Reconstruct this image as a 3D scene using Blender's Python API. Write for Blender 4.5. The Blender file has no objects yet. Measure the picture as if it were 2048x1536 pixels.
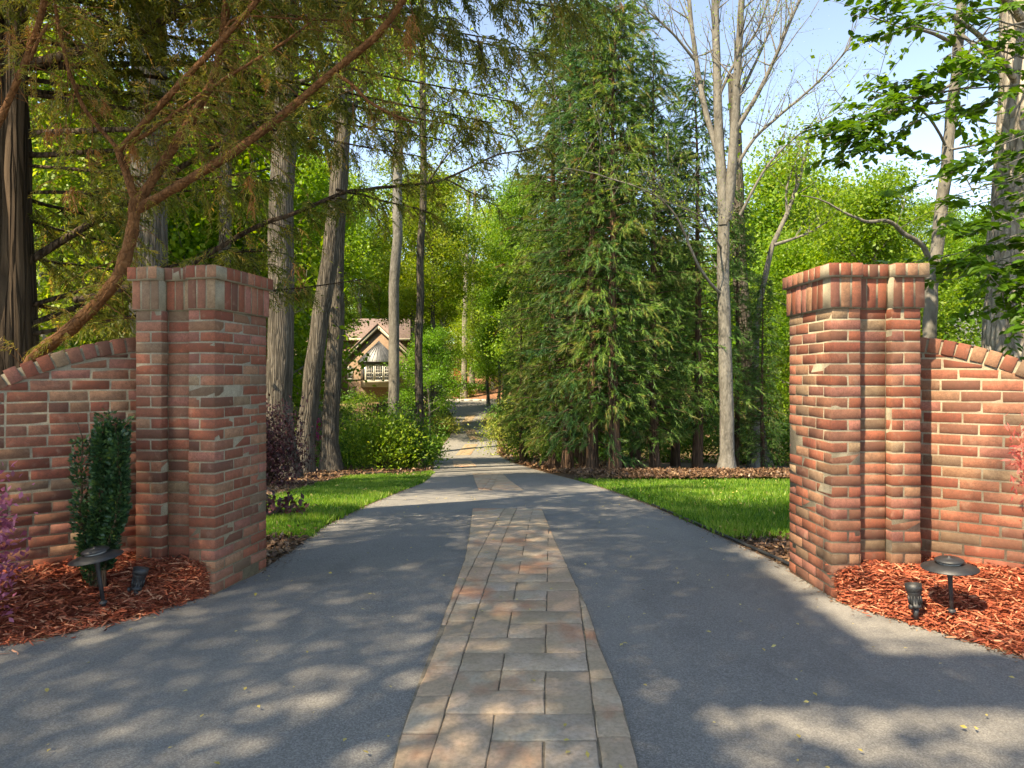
import bpy, math, random
import numpy as np

R = math.radians
random.seed(11)
rng = np.random.default_rng(11)
sc = bpy.context.scene
COL = sc.collection

# ------------------------------------------------------------------ camera, sky, sun, exposure
CAMZ, FPX, HORY = 1.35, 1365.0, 752.0           # eye height, focal length in photo pixels, horizon row
cam = bpy.data.cameras.new("camera")
cam.sensor_width = 36.0
cam.lens = 36.0 * FPX / 2048.0
cam.shift_y = -(768.0 - HORY) / 2048.0
cam.clip_start, cam.clip_end = 0.05, 3000
camo = bpy.data.objects.new("camera", cam)
camo.location = (0, 0, CAMZ)
camo.rotation_euler = (R(90), 0, 0)
COL.objects.link(camo)
sc.camera = camo

SUN_EL, SUN_AZ = 51.0, 45.0                     # sun behind the camera, a little to the left
S = np.array([-math.sin(R(SUN_AZ)) * math.cos(R(SUN_EL)), -math.cos(R(SUN_AZ)) * math.cos(R(SUN_EL)), math.sin(R(SUN_EL))])
w = bpy.data.worlds.new("World")
sc.world = w
w.use_nodes = True
nt = w.node_tree
sky = nt.nodes.new("ShaderNodeTexSky")
sky.sky_type = 'NISHITA'
sky.sun_disc = False
sky.sun_elevation = R(SUN_EL)
sky.sun_rotation = R(180 + SUN_AZ)
sky.air_density, sky.dust_density, sky.ozone_density = 0.6, 0.2, 2.0
nt.links.new(sky.outputs[0], nt.nodes["Background"].inputs[0])
nt.nodes["Background"].inputs[1].default_value = 0.15
sl = bpy.data.lights.new("sun", 'SUN')
sl.energy = 3.25
sl.angle = R(0.55)
sl.color = (1.0, 0.965, 0.90)
so = bpy.data.objects.new("sun", sl)
from mathutils import Vector, Matrix
so.rotation_euler = Vector(S).to_track_quat('Z', 'Y').to_euler()
so.location = (0, 0, 40)
COL.objects.link(so)
vs = sc.view_settings
vs.view_transform = 'Standard'
vs.look = 'None'
vs.gamma = 1.0
vs.exposure = 2.05
vs.use_white_balance = True                     # camera white balance set between sun and shade
vs.white_balance_temperature = 9200
vs.white_balance_tint = 10
cy = sc.cycles
cy.use_denoising = True
cy.use_adaptive_sampling = True
cy.adaptive_threshold = 0.02
cy.max_bounces, cy.diffuse_bounces, cy.glossy_bounces, cy.transmission_bounces, cy.transparent_max_bounces = 6, 3, 2, 4, 4
cy.caustics_reflective = cy.caustics_refractive = False

# ------------------------------------------------------------------ terrain profile and pixel helpers
_py = np.array([-900, -60, 0, 4.5, 6.5, 8.3, 12.4, 16, 20, 25, 30, 37, 45, 55, 62, 70, 78, 84, 92, 105, 130, 200, 420, 900.])
_pz = np.array([1.0, 0, 0, 0, -.12, -.28, -.72, -1.12, -1.5, -2.0, -2.45, -2.93, -2.9, -2.5, -2.2, -1.7, -1.2, -.3, 1.3, 3.2, 5.5, 11, 20, 34])
_gy = np.arange(-900, 900.01, 0.25)
_gzr = np.interp(_gy, _py, _pz)
_k = np.exp(-np.linspace(-2.5, 2.5, 17) ** 2); _k /= _k.sum()
_gzs = np.convolve(np.pad(_gzr, 8, 'edge'), _k, 'valid')
def P(y): return np.interp(y, _gy, _gzs)
_iy = np.arange(1.5, 118, 0.05)
_ipx = HORY + FPX * (CAMZ - P(_iy)) / _iy
def gY(py): return float(np.interp(-py, -_ipx, _iy))          # ground distance seen at a pixel row
def G(px, py):
    y = gY(py)
    return ((px - 1024) / FPX * y, y, float(P(y)))
def U(px, py, y): return np.array([(px - 1024) / FPX * y, y, CAMZ - (py - HORY) / FPX * y])
def ss(a, b, t):
    u = np.clip((np.asarray(t, float) - a) / (b - a), 0, 1)
    return u * u * (3 - 2 * u)

# ------------------------------------------------------------------ mesh helpers
def mesh(name, V, Fs, mats, rnd=None, smooth=False):
    V = np.asarray(V, np.float32).reshape(-1, 3)
    if isinstance(Fs, np.ndarray): Fs = [Fs]
    Fs = [np.asarray(f, np.int32) for f in Fs if len(f)]
    me = bpy.data.meshes.new(name)
    me.vertices.add(len(V)); me.vertices.foreach_set("co", V.ravel())
    tot = np.concatenate([np.full(len(f), f.shape[1], np.int32) for f in Fs])
    idx = np.concatenate([f.ravel() for f in Fs])
    me.loops.add(len(idx)); me.loops.foreach_set("vertex_index", idx)
    me.polygons.add(len(tot))
    me.polygons.foreach_set("loop_start", np.concatenate([[0], np.cumsum(tot)[:-1]]).astype(np.int32))
    if smooth: me.polygons.foreach_set("use_smooth", np.ones(len(tot), bool))
    for m in (mats if isinstance(mats, (list, tuple)) else [mats]): me.materials.append(m)
    me.update(calc_edges=True)
    if rnd is not None:
        a = me.attributes.new("rnd", 'FLOAT', 'FACE')
        a.data.foreach_set("value", np.asarray(rnd, np.float32))
    return me
def link(name, me, parent=None, loc=None):
    o = bpy.data.objects.new(name, me)
    COL.objects.link(o)
    if loc is not None: o.location = tuple(float(v) for v in loc)
    if parent is not None: o.parent = parent
    return o
def tag(o, label=None, cat=None, group=None, kind=None):
    if label: o["label"] = label
    if cat: o["category"] = cat
    if group: o["group"] = group
    if kind: o["kind"] = kind
    return o
def thing(name, label, cat, loc=(0, 0, 0), group=None):
    return tag(link(name, None, None, loc), label, cat, group)
def copy_tree(o, parent=None):
    c = o.copy(); COL.objects.link(c); c.parent = parent
    for ch in o.children: copy_tree(ch, c)
    return c
def obj(name, V, F, m, parent=None, loc=None, rnd=None, smooth=False):
    return link(name, mesh(name, V, F, m, rnd, smooth), parent, loc)

class Buf:
    """collects pieces of geometry into one mesh"""
    def __init__(s): s.V, s.F, s.n, s.r = [], {}, 0, {}
    def add(s, V, F, r=0.5):
        V = np.asarray(V, float).reshape(-1, 3)
        for f in (F if isinstance(F, list) else [F]):
            f = np.asarray(f, int)
            if not len(f): continue
            k = f.shape[1]
            s.F.setdefault(k, []).append(f + s.n)
            s.r.setdefault(k, []).append(np.broadcast_to(r, (len(f),)))
        s.V.append(V); s.n += len(V)
    def box(s, x0, x1, y0, y1, z0, z1, r=0.5):
        V = [(x, y, z) for z in (z0, z1) for y in (y0, y1) for x in (x0, x1)]
        s.add(V, np.array([[0, 2, 3, 1], [4, 5, 7, 6], [0, 1, 5, 4], [2, 6, 7, 3], [0, 4, 6, 2], [1, 3, 7, 5]]), r)
    def prism(s, poly, d0, d1, f):
        """poly in (a,b); f(a,b,d) -> xyz"""
        n = len(poly)
        V = [f(a, b, d0) for a, b in poly] + [f(a, b, d1) for a, b in poly]
        s.add(V, [np.array([[i, (i + 1) % n, n + (i + 1) % n, n + i] for i in range(n)]), np.array([list(range(n))[::-1]]), np.array([list(range(n, 2 * n))])])
    def out(s):
        ks = sorted(s.F)
        return np.concatenate(s.V), [np.concatenate(s.F[k]) for k in ks], np.concatenate([np.concatenate(s.r[k]) for k in ks])
    def obj(s, name, m, parent=None, loc=None, smooth=False):
        V, F, r = s.out()
        return obj(name, V, F, m, parent, loc, r, smooth)

def unit(a): return a / np.maximum(np.linalg.norm(a, axis=-1, keepdims=True), 1e-9)
def resample(pts, n):
    pts = np.asarray(pts, float)
    d = np.concatenate([[0], np.cumsum(np.linalg.norm(np.diff(pts, axis=0), axis=1))])
    t = np.linspace(0, d[-1], n)
    # Catmull-like smoothing: linear resample then blur
    q = np.stack([np.interp(t, d, pts[:, i]) for i in range(pts.shape[1])], 1)
    for _ in range(2):
        q[1:-1] = .25 * q[:-2] + .5 * q[1:-1] + .25 * q[2:]
    return q
def tube(buf, pts, rad, k=8, rough=0.0, r=0.5):
    pts = np.asarray(pts, float); n = len(pts)
    rad = np.broadcast_to(np.asarray(rad, float), (n,))
    T = unit(np.gradient(pts, axis=0))
    ref = np.array([0.31, 0.94, 0.12]) if abs(T[:, 2]).mean() > .6 else np.array([0.05, 0.1, 1.0])
    N = unit(np.cross(T, ref)); B = np.cross(T, N)
    a = np.arange(k) * 2 * math.pi / k
    rr = rad[:, None] * (1 + (rng.normal(0, rough, (n, k)) if rough else 0))
    V = pts[:, None, :] + rr[..., None] * (np.cos(a)[None, :, None] * N[:, None, :] + np.sin(a)[None, :, None] * B[:, None, :])
    i = np.arange(n - 1)[:, None] * k; j = np.arange(k)[None, :]
    j2 = (j + 1) % k
    F = np.stack([i + j, i + j2, i + k + j2, i + k + j], -1).reshape(-1, 4)
    buf.add(V.reshape(-1, 3), [F, np.array([list(range((n - 1) * k, n * k))])] if k <= 12 else F, r)
def lathe(buf, prof, k=24, M=None):
    prof = np.asarray(prof, float); n = len(prof)
    a = np.arange(k) * 2 * math.pi / k
    V = np.stack([prof[:, 0, None] * np.cos(a), prof[:, 0, None] * np.sin(a), np.repeat(prof[:, 1, None], k, 1)], -1).reshape(-1, 3)
    if M is not None: V = V @ np.array(M.to_3x3()).T + np.array(M.translation)
    i = np.arange(n - 1)[:, None] * k; j = np.arange(k)[None, :]; j2 = (j + 1) % k
    buf.add(V, np.stack([i + j, i + j2, i + k + j2, i + k + j], -1).reshape(-1, 4))
def leafquads(p, d, L, W, up=None, fold=0.15):
    """one folded diamond leaf per row"""
    n = len(p)
    d = unit(d)
    q = rng.normal(size=(n, 3)) if up is None else up + rng.normal(0, .45, (n, 3))
    s = unit(np.cross(d, q)); nn = np.cross(s, d)
    L = np.broadcast_to(L, (n,))[:, None]; W = np.broadcast_to(W, (n,))[:, None]
    V = np.stack([p, p + .45 * L * d + .5 * W * s + fold * W * nn, p + L * d, p + .45 * L * d - .5 * W * s + fold * W * nn], 1)
    F = (np.arange(n)[:, None] * 4 + np.arange(4)[None, :])
    return V.reshape(-1, 3), F
def spikes(p, d, L, W):
    """thin triangles: needles, blades"""
    n = len(p); d = unit(d)
    s = unit(np.cross(d, rng.normal(size=(n, 3))))
    L = np.broadcast_to(L, (n,))[:, None]; W = np.broadcast_to(W, (n,))[:, None]
    V = np.stack([p - .5 * W * s, p + .5 * W * s, p + L * d], 1)
    return V.reshape(-1, 3), np.arange(n)[:, None] * 3 + np.arange(3)[None, :]

# ------------------------------------------------------------------ materials
class MT:
    def __init__(s, name, rough=0.8, spec=0.3):
        s.m = bpy.data.materials.new(name); s.m.use_nodes = True
        s.t = s.m.node_tree; s.N = s.t.nodes
        s.b = s.N["Principled BSDF"]; s.o = s.N["Material Output"]
        s.b.inputs["Roughness"].default_value = rough
        s.b.inputs["Specular IOR Level"].default_value = spec
    def n(s, typ, **kw):
        x = s.N.new(typ)
        for k, v in kw.items():
            if k.startswith("i_"):
                key = k[2:]
                x.inputs[int(key) if key.isdigit() else key].default_value = v
            else: setattr(x, k, v)
        return x
    def l(s, a, b): s.t.links.new(a, b)
    def coord(s, scale=(1, 1, 1), src="Object"):
        c = s.n("ShaderNodeTexCoord"); mp = s.n("ShaderNodeMapping")
        mp.inputs["Scale"].default_value = scale
        s.l(c.outputs[src], mp.inputs[0]); return mp.outputs[0]
    def noise(s, scale, detail=4, rough=.55, co=None):
        x = s.n("ShaderNodeTexNoise"); x.inputs["Scale"].default_value = scale
        x.inputs["Detail"].default_value = detail; x.inputs["Roughness"].default_value = rough
        if co is not None: s.l(co, x.inputs["Vector"])
        return x.outputs["Fac"]
    def ramp(s, fac, stops):
        x = s.n("ShaderNodeValToRGB"); e = x.color_ramp.elements
        while len(e) < len(stops): e.new(.5)
        for el, (p, c) in zip(e, stops):
            el.position = p; el.color = (*c, 1) if len(c) == 3 else c
        s.l(fac, x.inputs[0]); return x.outputs[0]
    def mix(s, fac, a, b, blend='MIX'):
        x = s.n("ShaderNodeMix", data_type='RGBA', blend_type=blend)
        for v, i in ((fac, 0), (a, 6), (b, 7)):
            if isinstance(v, (int, float)): x.inputs[i].default_value = v
            elif isinstance(v, tuple): x.inputs[i].default_value = (*v, 1)
            else: s.l(v, x.inputs[i])
        return x.outputs[2]
    def bump(s, h, strength=.5, dist=.01):
        x = s.n("ShaderNodeBump"); x.inputs["Strength"].default_value = strength
        x.inputs["Distance"].default_value = dist
        s.l(h, x.inputs["Height"]); s.l(x.outputs[0], s.b.inputs["Normal"])
    def base(s, c):
        if isinstance(c, tuple): s.b.inputs["Base Color"].default_value = (*c, 1)
        else: s.l(c, s.b.inputs["Base Color"])
        return s

def m_plain(name, c, rough=.7, var=.25, scale=6, bump=0, spec=.3):
    t = MT(name, rough, spec); co = t.coord()
    f = t.noise(scale, 6, .6, co)
    lo = tuple(v * (1 - var) for v in c); hi = tuple(min(1, v * (1 + var)) for v in c)
    t.base(t.ramp(f, [(.3, lo), (.7, hi)]))
    if bump: t.bump(t.noise(scale * 6, 6, .6, co), bump, .01)
    return t.m

def m_leaf(name, cols, trans=.4, tint=(1.25, 1.15, .55), rough=.45):
    t = MT(name, rough, .35)
    a = t.n("ShaderNodeAttribute", attribute_name="rnd")
    n = len(cols)
    c = t.ramp(a.outputs["Fac"], [(i / max(1, n - 1), k) for i, k in enumerate(cols)])
    oi = t.n("ShaderNodeObjectInfo"); c = t.mix(1.0, c, oi.outputs["Color"], 'MULTIPLY')
    t.base(c)
    tr = t.n("ShaderNodeBsdfTranslucent")
    t.l(t.mix(1.0, c, tint, 'MULTIPLY'), tr.inputs[0])
    ms = t.n("ShaderNodeMixShader"); ms.inputs[0].default_value = trans
    t.l(t.b.outputs[0], ms.inputs[1]); t.l(tr.outputs[0], ms.inputs[2])
    t.l(ms.outputs[0], t.o.inputs[0])
    return t.m

def m_bark(name, lo, hi, sc_=9, stretch=.16, bump=.9, moss=0.0, crack=.55):
    t = MT(name, .9, .15)
    co = t.coord((1, 1, stretch))
    f = t.noise(sc_, 8, .62, co)
    v = t.n("ShaderNodeTexVoronoi", feature='DISTANCE_TO_EDGE'); v.inputs["Scale"].default_value = sc_ * 1.3
    t.l(co, v.inputs["Vector"])
    big = t.noise(1.3, 3, .5, t.coord((1, 1, .5)))
    c = t.ramp(f, [(.3, lo), (.68, hi)])
    c = t.mix(t.ramp(v.outputs[0], [(0, (crack,) * 3), (.16, (0,) * 3)]), c, tuple(x * .35 for x in lo))
    c = t.mix(t.ramp(big, [(.45, (0,) * 3), (.7, (.5,) * 3)]), c, tuple(x * 1.25 for x in hi))
    if moss: c = t.mix(t.ramp(t.noise(3, 4, .6, t.coord()), [(.5, (0,) * 3), (.7, (moss,) * 3)]), c, (.09, .11, .04))
    t.base(c)
    h = t.n("ShaderNodeMath", operation='ADD')
    vr = t.ramp(v.outputs[0], [(0, (0,) * 3), (.2, (1,) * 3)])
    t.l(vr, h.inputs[0]); t.l(f, h.inputs[1])
    t.bump(h.outputs[0], bump, .03)
    return t.m

# brick: the object's own colour, fine grain, paler lime smears and dark soot
def m_brick():
    t = MT("fired_brick", .92, .1)
    oi = t.n("ShaderNodeObjectInfo")
    tc = t.n("ShaderNodeTexCoord")
    off = t.n("ShaderNodeVectorMath", operation='SCALE'); off.inputs[0].default_value = (17, 31, 11)
    t.l(oi.outputs["Random"], off.inputs["Scale"])
    ad = t.n("ShaderNodeVectorMath", operation='ADD')
    t.l(tc.outputs["Object"], ad.inputs[0]); t.l(off.outputs[0], ad.inputs[1])
    co = ad.outputs[0]
    f = t.noise(34, 8, .7, co); g = t.noise(120, 6, .75, co); h = t.noise(14, 5, .6, co)
    c = t.mix(t.ramp(f, [(.34, (0,) * 3), (.64, (.85,) * 3)]), oi.outputs["Color"], t.mix(.6, oi.outputs["Color"], (.12, .065, .042)))
    c = t.mix(t.ramp(g, [(.36, (.45,) * 3), (.56, (0,) * 3)]), c, (.10, .055, .042))
    c = t.mix(t.ramp(h, [(.58, (0,) * 3), (.8, (.45,) * 3)]), c, (.40, .27, .19))
    t.base(c)
    t.bump(t.noise(210, 5, .75, co), .55, .0022)
    return t.m
def m_mortar():
    t = MT("mortar", .95, .1); co = t.coord()
    f = t.noise(9, 6, .6, co); g = t.noise(150, 4, .6, co)
    c = t.ramp(f, [(.3, (.21, .172, .118)), (.7, (.36, .31, .225))])
    c = t.mix(t.ramp(g, [(.35, (.4,) * 3), (.6, (0,) * 3)]), c, (.11, .09, .065))
    t.base(c); t.bump(g, .6, .004); return t.m
def m_asphalt():
    t = MT("asphalt", .95, .08); co = t.coord()
    v = t.n("ShaderNodeTexVoronoi"); v.inputs["Scale"].default_value = 190; t.l(co, v.inputs["Vector"])
    sp = t.n("ShaderNodeSeparateColor"); t.l(v.outputs["Color"], sp.inputs[0])
    c = t.ramp(sp.outputs[0], [(0, (.125, .12, .112)), (.5, (.17, .163, .152)), (1, (.25, .24, .22))])
    big = t.noise(.8, 5, .6, co); st = t.noise(3.5, 6, .65, t.coord((1, .5, 1)))
    c = t.mix(t.ramp(big, [(.35, (0,) * 3), (.7, (.45,) * 3)]), c, (.215, .205, .185))
    c = t.mix(t.ramp(st, [(.52, (0,) * 3), (.75, (.5,) * 3)]), c, (.115, .11, .103))
    sp2 = t.noise(420, 3, .6, co)
    c = t.mix(t.ramp(sp2, [(.62, (0,) * 3), (.72, (.5,) * 3)]), c, (.34, .33, .3))
    wv = t.n("ShaderNodeTexVoronoi", feature='DISTANCE_TO_EDGE'); wv.inputs["Scale"].default_value = .42
    nz = t.n("ShaderNodeTexNoise"); nz.inputs["Scale"].default_value = 2.5; nz.inputs["Detail"].default_value = 6; t.l(co, nz.inputs["Vector"])
    t.l(t.mix(.12, co, nz.outputs["Color"]), wv.inputs["Vector"])
    gate = t.ramp(t.noise(.5, 3, .5, t.coord((1, 1, 1))), [(.48, (0,) * 3), (.6, (.55,) * 3)])
    crk = t.ramp(wv.outputs[0], [(0, (1,) * 3), (.0035, (0,) * 3)])
    c = t.mix(t.mix(1.0, crk, gate, 'MULTIPLY'), c, (.06, .057, .052))
    trk = t.ramp(t.noise(1.6, 3, .5, t.coord((1, .12, 1))), [(.42, (0,) * 3), (.66, (.4,) * 3)])
    c = t.mix(trk, c, t.mix(1.0, c, (1.3, 1.28, 1.24), 'MULTIPLY'))
    t.base(c)
    t.bump(t.noise(170, 4, .7, co), .55, .006); return t.m
def m_paver():
    t = MT("stamped_concrete", .92, .1)
    oi = t.n("ShaderNodeObjectInfo"); co = t.coord(src="Object")
    f = t.noise(4.2, 8, .68, co); g = t.noise(55, 6, .7, co); r = t.noise(2.3, 4, .6, t.coord((1, .7, 1))); q = t.noise(3.1, 5, .6, t.coord((1.3, 1, 1)))
    c = t.mix(t.ramp(f, [(.36, (0,) * 3), (.66, (.7,) * 3)]), oi.outputs["Color"], (.31, .235, .145))
    c = t.mix(t.ramp(q, [(.52, (0,) * 3), (.68, (.7,) * 3)]), c, (.43, .375, .285))
    c = t.mix(t.ramp(g, [(.32, (.55,) * 3), (.58, (0,) * 3)]), c, (.19, .155, .105))
    c = t.mix(t.ramp(r, [(.54, (0,) * 3), (.66, (.6,) * 3)]), c, (.40, .16, .085))
    t.base(c); s2 = t.n("ShaderNodeMath", operation='ADD'); t.l(f, s2.inputs[0]); t.l(g, s2.inputs[1])
    t.bump(s2.outputs[0], .5, .006); return t.m
def m_ground():
    t = MT("woodland_ground", .95, .1); co = t.coord()
    f = t.noise(.22, 5, .6, co); g = t.noise(7, 8, .7, co); h = t.noise(40, 5, .7, co)
    c = t.ramp(g, [(.3, (.07, .045, .028)), (.5, (.16, .105, .06)), (.7, (.26, .18, .11))])
    gr = t.ramp(h, [(.3, (.03, .07, .012)), (.7, (.10, .17, .035))])
    c = t.mix(t.ramp(f, [(.5, (0,) * 3), (.62, (.9,) * 3)]), c, gr)
    t.base(c); t.bump(g, .6, .03); return t.m
def m_lawn():
    t = MT("lawn_soil", .95, .1); co = t.coord()
    c = t.ramp(t.noise(25, 6, .7, co), [(.3, (.025, .06, .01)), (.7, (.07, .15, .025))])
    t.base(c); return t.m

M = dict(
    brick=m_brick(), mortar=m_mortar(), asphalt=m_asphalt(), paver=m_paver(), ground=m_ground(), lawn=m_lawn(),
    grout=m_plain("dark_grout", (.2, .165, .12), .95, .4, 30),
    soil=m_plain("bare_soil", (.11, .075, .05), .95, .5, 14, .6),
    mulchbase=m_plain("mulch_base", (.2, .045, .02), .95, .5, 30, .6),
    black=m_plain("black_powder_coat", (.018, .019, .021), .5, .35, 20, .15, .5),
    glass=m_plain("window_glass", (.03, .035, .04), .08, .2, 2, 0, .6),
    lens=m_plain("lamp_glass", (.2, .2, .19), .2, .2, 5, 0, .5),
    white=m_plain("cream_trim_paint", (.40, .365, .28), .55, .1, 8),
    sash=m_plain("white_sash_paint", (.62, .6, .53), .5, .06, 8),
    shingle=m_plain("brown_shingle", (.19, .135, .115), .9, .35, 5, .5),
    greyshingle=m_plain("grey_shingle", (.10, .105, .115), .9, .25, 9, .5),
    metalroof=m_plain("dark_metal_roof", (.05, .055, .06), .45, .4, 2, 0, .5),
    wood=m_plain("front_door_wood", (.05, .03, .02), .5, .3, 8),
    stone=m_plain("step_stone", (.36, .30, .23), .9, .25, 6, .5),
    curb=m_plain("pale_concrete", (.45, .42, .37), .9, .2, 6, .4),
    oak=m_bark("oak_bark", (.042, .036, .028), (.155, .135, .11), 15, .085, 1.0),
    greybark=m_bark("smooth_grey_bark", (.07, .065, .055), (.195, .183, .158), 9, .35, .25, crack=.15),
    palebark=m_bark("pale_plated_bark", (.13, .115, .092), (.36, .32, .265), 10, .3, .9, crack=.35),
    cypbark=m_bark("shaggy_cypress_bark", (.03, .02, .013), (.11, .076, .05), 13, .06, 1.0),
    rustbark=m_bark("rust_brown_bark", (.075, .032, .013), (.21, .095, .04), 18, .8, .45, crack=.2),
    redbark=m_bark("red_brown_bark", (.05, .03, .02), (.17, .105, .068), 12, .07, .9),
    grass=m_leaf("grass_blades", [(.04, .12, .010), (.085, .215, .018), (.15, .29, .03), (.25, .37, .06), (.42, .33, .16)], .45),
    springleaf=m_leaf("spring_leaf", [(.085, .18, .015), (.165, .30, .024), (.26, .39, .04), (.37, .44, .07)], .55),
    midleaf=m_leaf("green_leaf", [(.04, .115, .014), (.08, .2, .022), (.14, .28, .035)], .5),
    mapleleaf=m_leaf("maple_leaf", [(.04, .11, .01), (.075, .18, .015), (.14, .26, .025)], .5),
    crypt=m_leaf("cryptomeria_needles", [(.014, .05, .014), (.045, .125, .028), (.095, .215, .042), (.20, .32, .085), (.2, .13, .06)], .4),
    cypress=m_leaf("cypress_spray", [(.045, .07, .014), (.11, .15, .024), (.19, .215, .036), (.34, .23, .07)], .58, (1.25, 1.05, .6)),
    dead=m_leaf("dead_cypress_spray", [(.25, .10, .025), (.4, .19, .06)], .4, (1.1, 1, .8)),
    holly=m_leaf("holly_leaf", [(.012, .04, .02), (.026, .075, .034), (.06, .12, .035), (.17, .23, .05)], .2, rough=.35),
    purple=m_leaf("purple_leaf", [(.02, .014, .010), (.06, .022, .022), (.11, .032, .038), (.2, .085, .075)], .25, (1.2, .8, .8)),
    pink=m_leaf("pink_leaf", [(.14, .045, .06), (.32, .085, .15), (.5, .17, .27), (.58, .3, .36)], .35, (1.1, .9, 1)),
    azalea=m_leaf("azalea_bloom", [(.42, .02, .16), (.6, .05, .25)], .3, (1.1, .8, 1)),
    redleaf=m_leaf("red_maple_leaf", [(.4, .07, .06), (.58, .16, .13), (.68, .28, .2)], .4, (1.1, .85, .8)),
    orangeleaf=m_leaf("orange_shrub_leaf", [(.4, .08, .03), (.55, .16, .06)], .35, (1.1, .9, .8)),
    yellowleaf=m_leaf("yellow_green_leaf", [(.14, .18, .03), (.26, .3, .05), (.4, .4, .1)], .35),
    chips=m_leaf("red_mulch_chips", [(.10, .02, .01), (.28, .055, .025), (.44, .12, .06), (.56, .26, .15)], 0, rough=.8),
    litter=m_leaf("leaf_litter", [(.04, .022, .013), (.10, .052, .028), (.2, .11, .06), (.32, .21, .125)], .1, (1, 1, 1)),
    fallen=m_leaf("fallen_leaf", [(.42, .32, .07), (.55, .45, .16)], .2, (1, 1, .8)),
)

# house brick: far away, so the courses stay in the material
def m_housebrick():
    t = MT("house_brick", .9, .15)
    co = t.coord((1, 1, 1))
    sw = t.n("ShaderNodeSeparateXYZ"); t.l(co, sw.inputs[0])
    ad = t.n("ShaderNodeMath", operation='ADD'); t.l(sw.outputs[0], ad.inputs[0]); t.l(sw.outputs[1], ad.inputs[1])
    cb = t.n("ShaderNodeCombineXYZ"); t.l(ad.outputs[0], cb.inputs[0]); t.l(sw.outputs[2], cb.inputs[1])
    b = t.n("ShaderNodeTexBrick"); t.l(cb.outputs[0], b.inputs["Vector"])
    b.inputs["Scale"].default_value = 1.0; b.inputs["Brick Width"].default_value = .22; b.inputs["Row Height"].default_value = .075
    b.inputs["Mortar Size"].default_value = .008; b.inputs["Color1"].default_value = (.2, .105, .065, 1)
    b.inputs["Color2"].default_value = (.23, .155, .105, 1); b.inputs["Mortar"].default_value = (.34, .29, .22, 1)
    t.base(t.mix(t.ramp(t.noise(1.5, 4, .6, co), [(.3, (0,) * 3), (.7, (.5,) * 3)]), b.outputs[0], (.19, .135, .095)))
    return t.m
M["housebrick"] = m_housebrick()

# ------------------------------------------------------------------ ground, drive, lawns
ROWS = np.unique(np.round(np.concatenate([np.arange(-60, -8, 4), np.arange(-8, 24, .25), np.arange(24, 112, 1), np.array([116, 122, 130, 145, 165, 200, 260, 340, 420, 600, 900])]), 4))
XS = np.unique(np.concatenate([[-900, -600, -400, -250, -160, -110, -80], np.arange(-60, -14, 4), np.arange(-14, 14.1, .5), np.arange(16, 61, 4), [80, 110, 160, 250, 400, 600, 900]]))
gx, gy_ = np.meshgrid(XS, ROWS)
gzv = np.tile(P(ROWS)[:, None], (1, len(XS)))
amp = np.clip((np.abs(gx) - 6) / 10, 0, 1) * .25
gzv = gzv + amp * (np.sin(gx * .35 + 1) * np.cos(gy_ * .27) + .6 * np.sin(gx * .11 + gy_ * .09))
i = np.arange(len(ROWS) - 1)[:, None] * len(XS); j = np.arange(len(XS) - 1)[None, :]
Fg = np.stack([i + j, i + j + 1, i + len(XS) + j + 1, i + len(XS) + j], -1).reshape(-1, 4)
tag(obj("ground", np.stack([gx, gy_, gzv], -1).reshape(-1, 3), Fg, M["ground"], smooth=True), kind="structure")

def smooth_edge(pts, lo, head):
    py = np.arange(812, lo + .5, 1.0); q = np.array(sorted(pts, key=lambda p: p[1]))
    px = np.interp(py, q[:, 1], q[:, 0])
    for _ in range(3):
        e = np.pad(px, 3, mode='reflect', reflect_type='odd')
        px = np.convolve(e, np.ones(7) / 7, 'valid')
    E = [G(a_, b_)[:2] for a_, b_ in zip(px[::-1], py[::-1])]
    E = head + E
    return np.array([p[1] for p in E]), np.array([p[0] for p in E])
DLy, DLx = smooth_edge([(290, 1235), (400, 1196), (530, 1140), (600, 1092), (640, 1060), (740, 1010), (800, 985), (850, 966), (866, 948), (868, 930), (868, 915), (880, 898), (897, 878), (909, 858), (911, 843), (906, 833), (897, 822), (890, 812)], 1235, [(-40, -1), (-14, 0.6), (-7, 2.2), (-4.5, 2.8), (-3.2, 3.1), (-2.54, 3.38), (-2.32, 3.54)])
DRy, DRx = smooth_edge([(1700, 1215), (1665, 1197), (1575, 1138), (1440, 1075), (1300, 1012), (1200, 975), (1140, 958), (1085, 944), (1025, 926), (994, 910), (994, 892), (993, 875), (978, 860), (967, 850), (966, 838), (976, 824), (990, 812)], 1215, [(40, -1), (14, 0.4), (7, 1.9), (4.5, 2.5), (3.2, 2.85), (2.434, 3.244), (2.26, 3.52)])
def dl(y): return np.interp(y, DLy, DLx)
def dr(y): return np.interp(y, DRy, DRx)
def ribbon(name, y0, y1, fl, fr, dz, m, nc=6, parent=None, kind="structure", bumpf=None):
    ys = np.unique(np.concatenate([[y0], ROWS[(ROWS > y0) & (ROWS < y1)], np.linspace(y0, y1, 25), [y1]]))
    V = []
    for y in ys:
        a, b = float(fl(y)), float(fr(y)); b = max(b, a + .001)
        for t in np.linspace(0, 1, nc):
            x = a + (b - a) * t
            V.append((x, y, float(P(y)) + dz + (bumpf(x, y, t) if bumpf else 0)))
    i = np.arange(len(ys) - 1)[:, None] * nc; j = np.arange(nc - 1)[None, :]
    o = obj(name, V, np.stack([i + j, i + j + 1, i + nc + j + 1, i + nc + j], -1).reshape(-1, 4), m, parent, smooth=True)
    return tag(o, kind=kind)
Yend = gY(812)
ribbon("driveway", -1.0, Yend, dl, dr, .012, M["asphalt"], 14)
ribbon("street", -9.0, -1.0, lambda y: -60, lambda y: 60, .012, M["asphalt"], 20)
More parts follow.
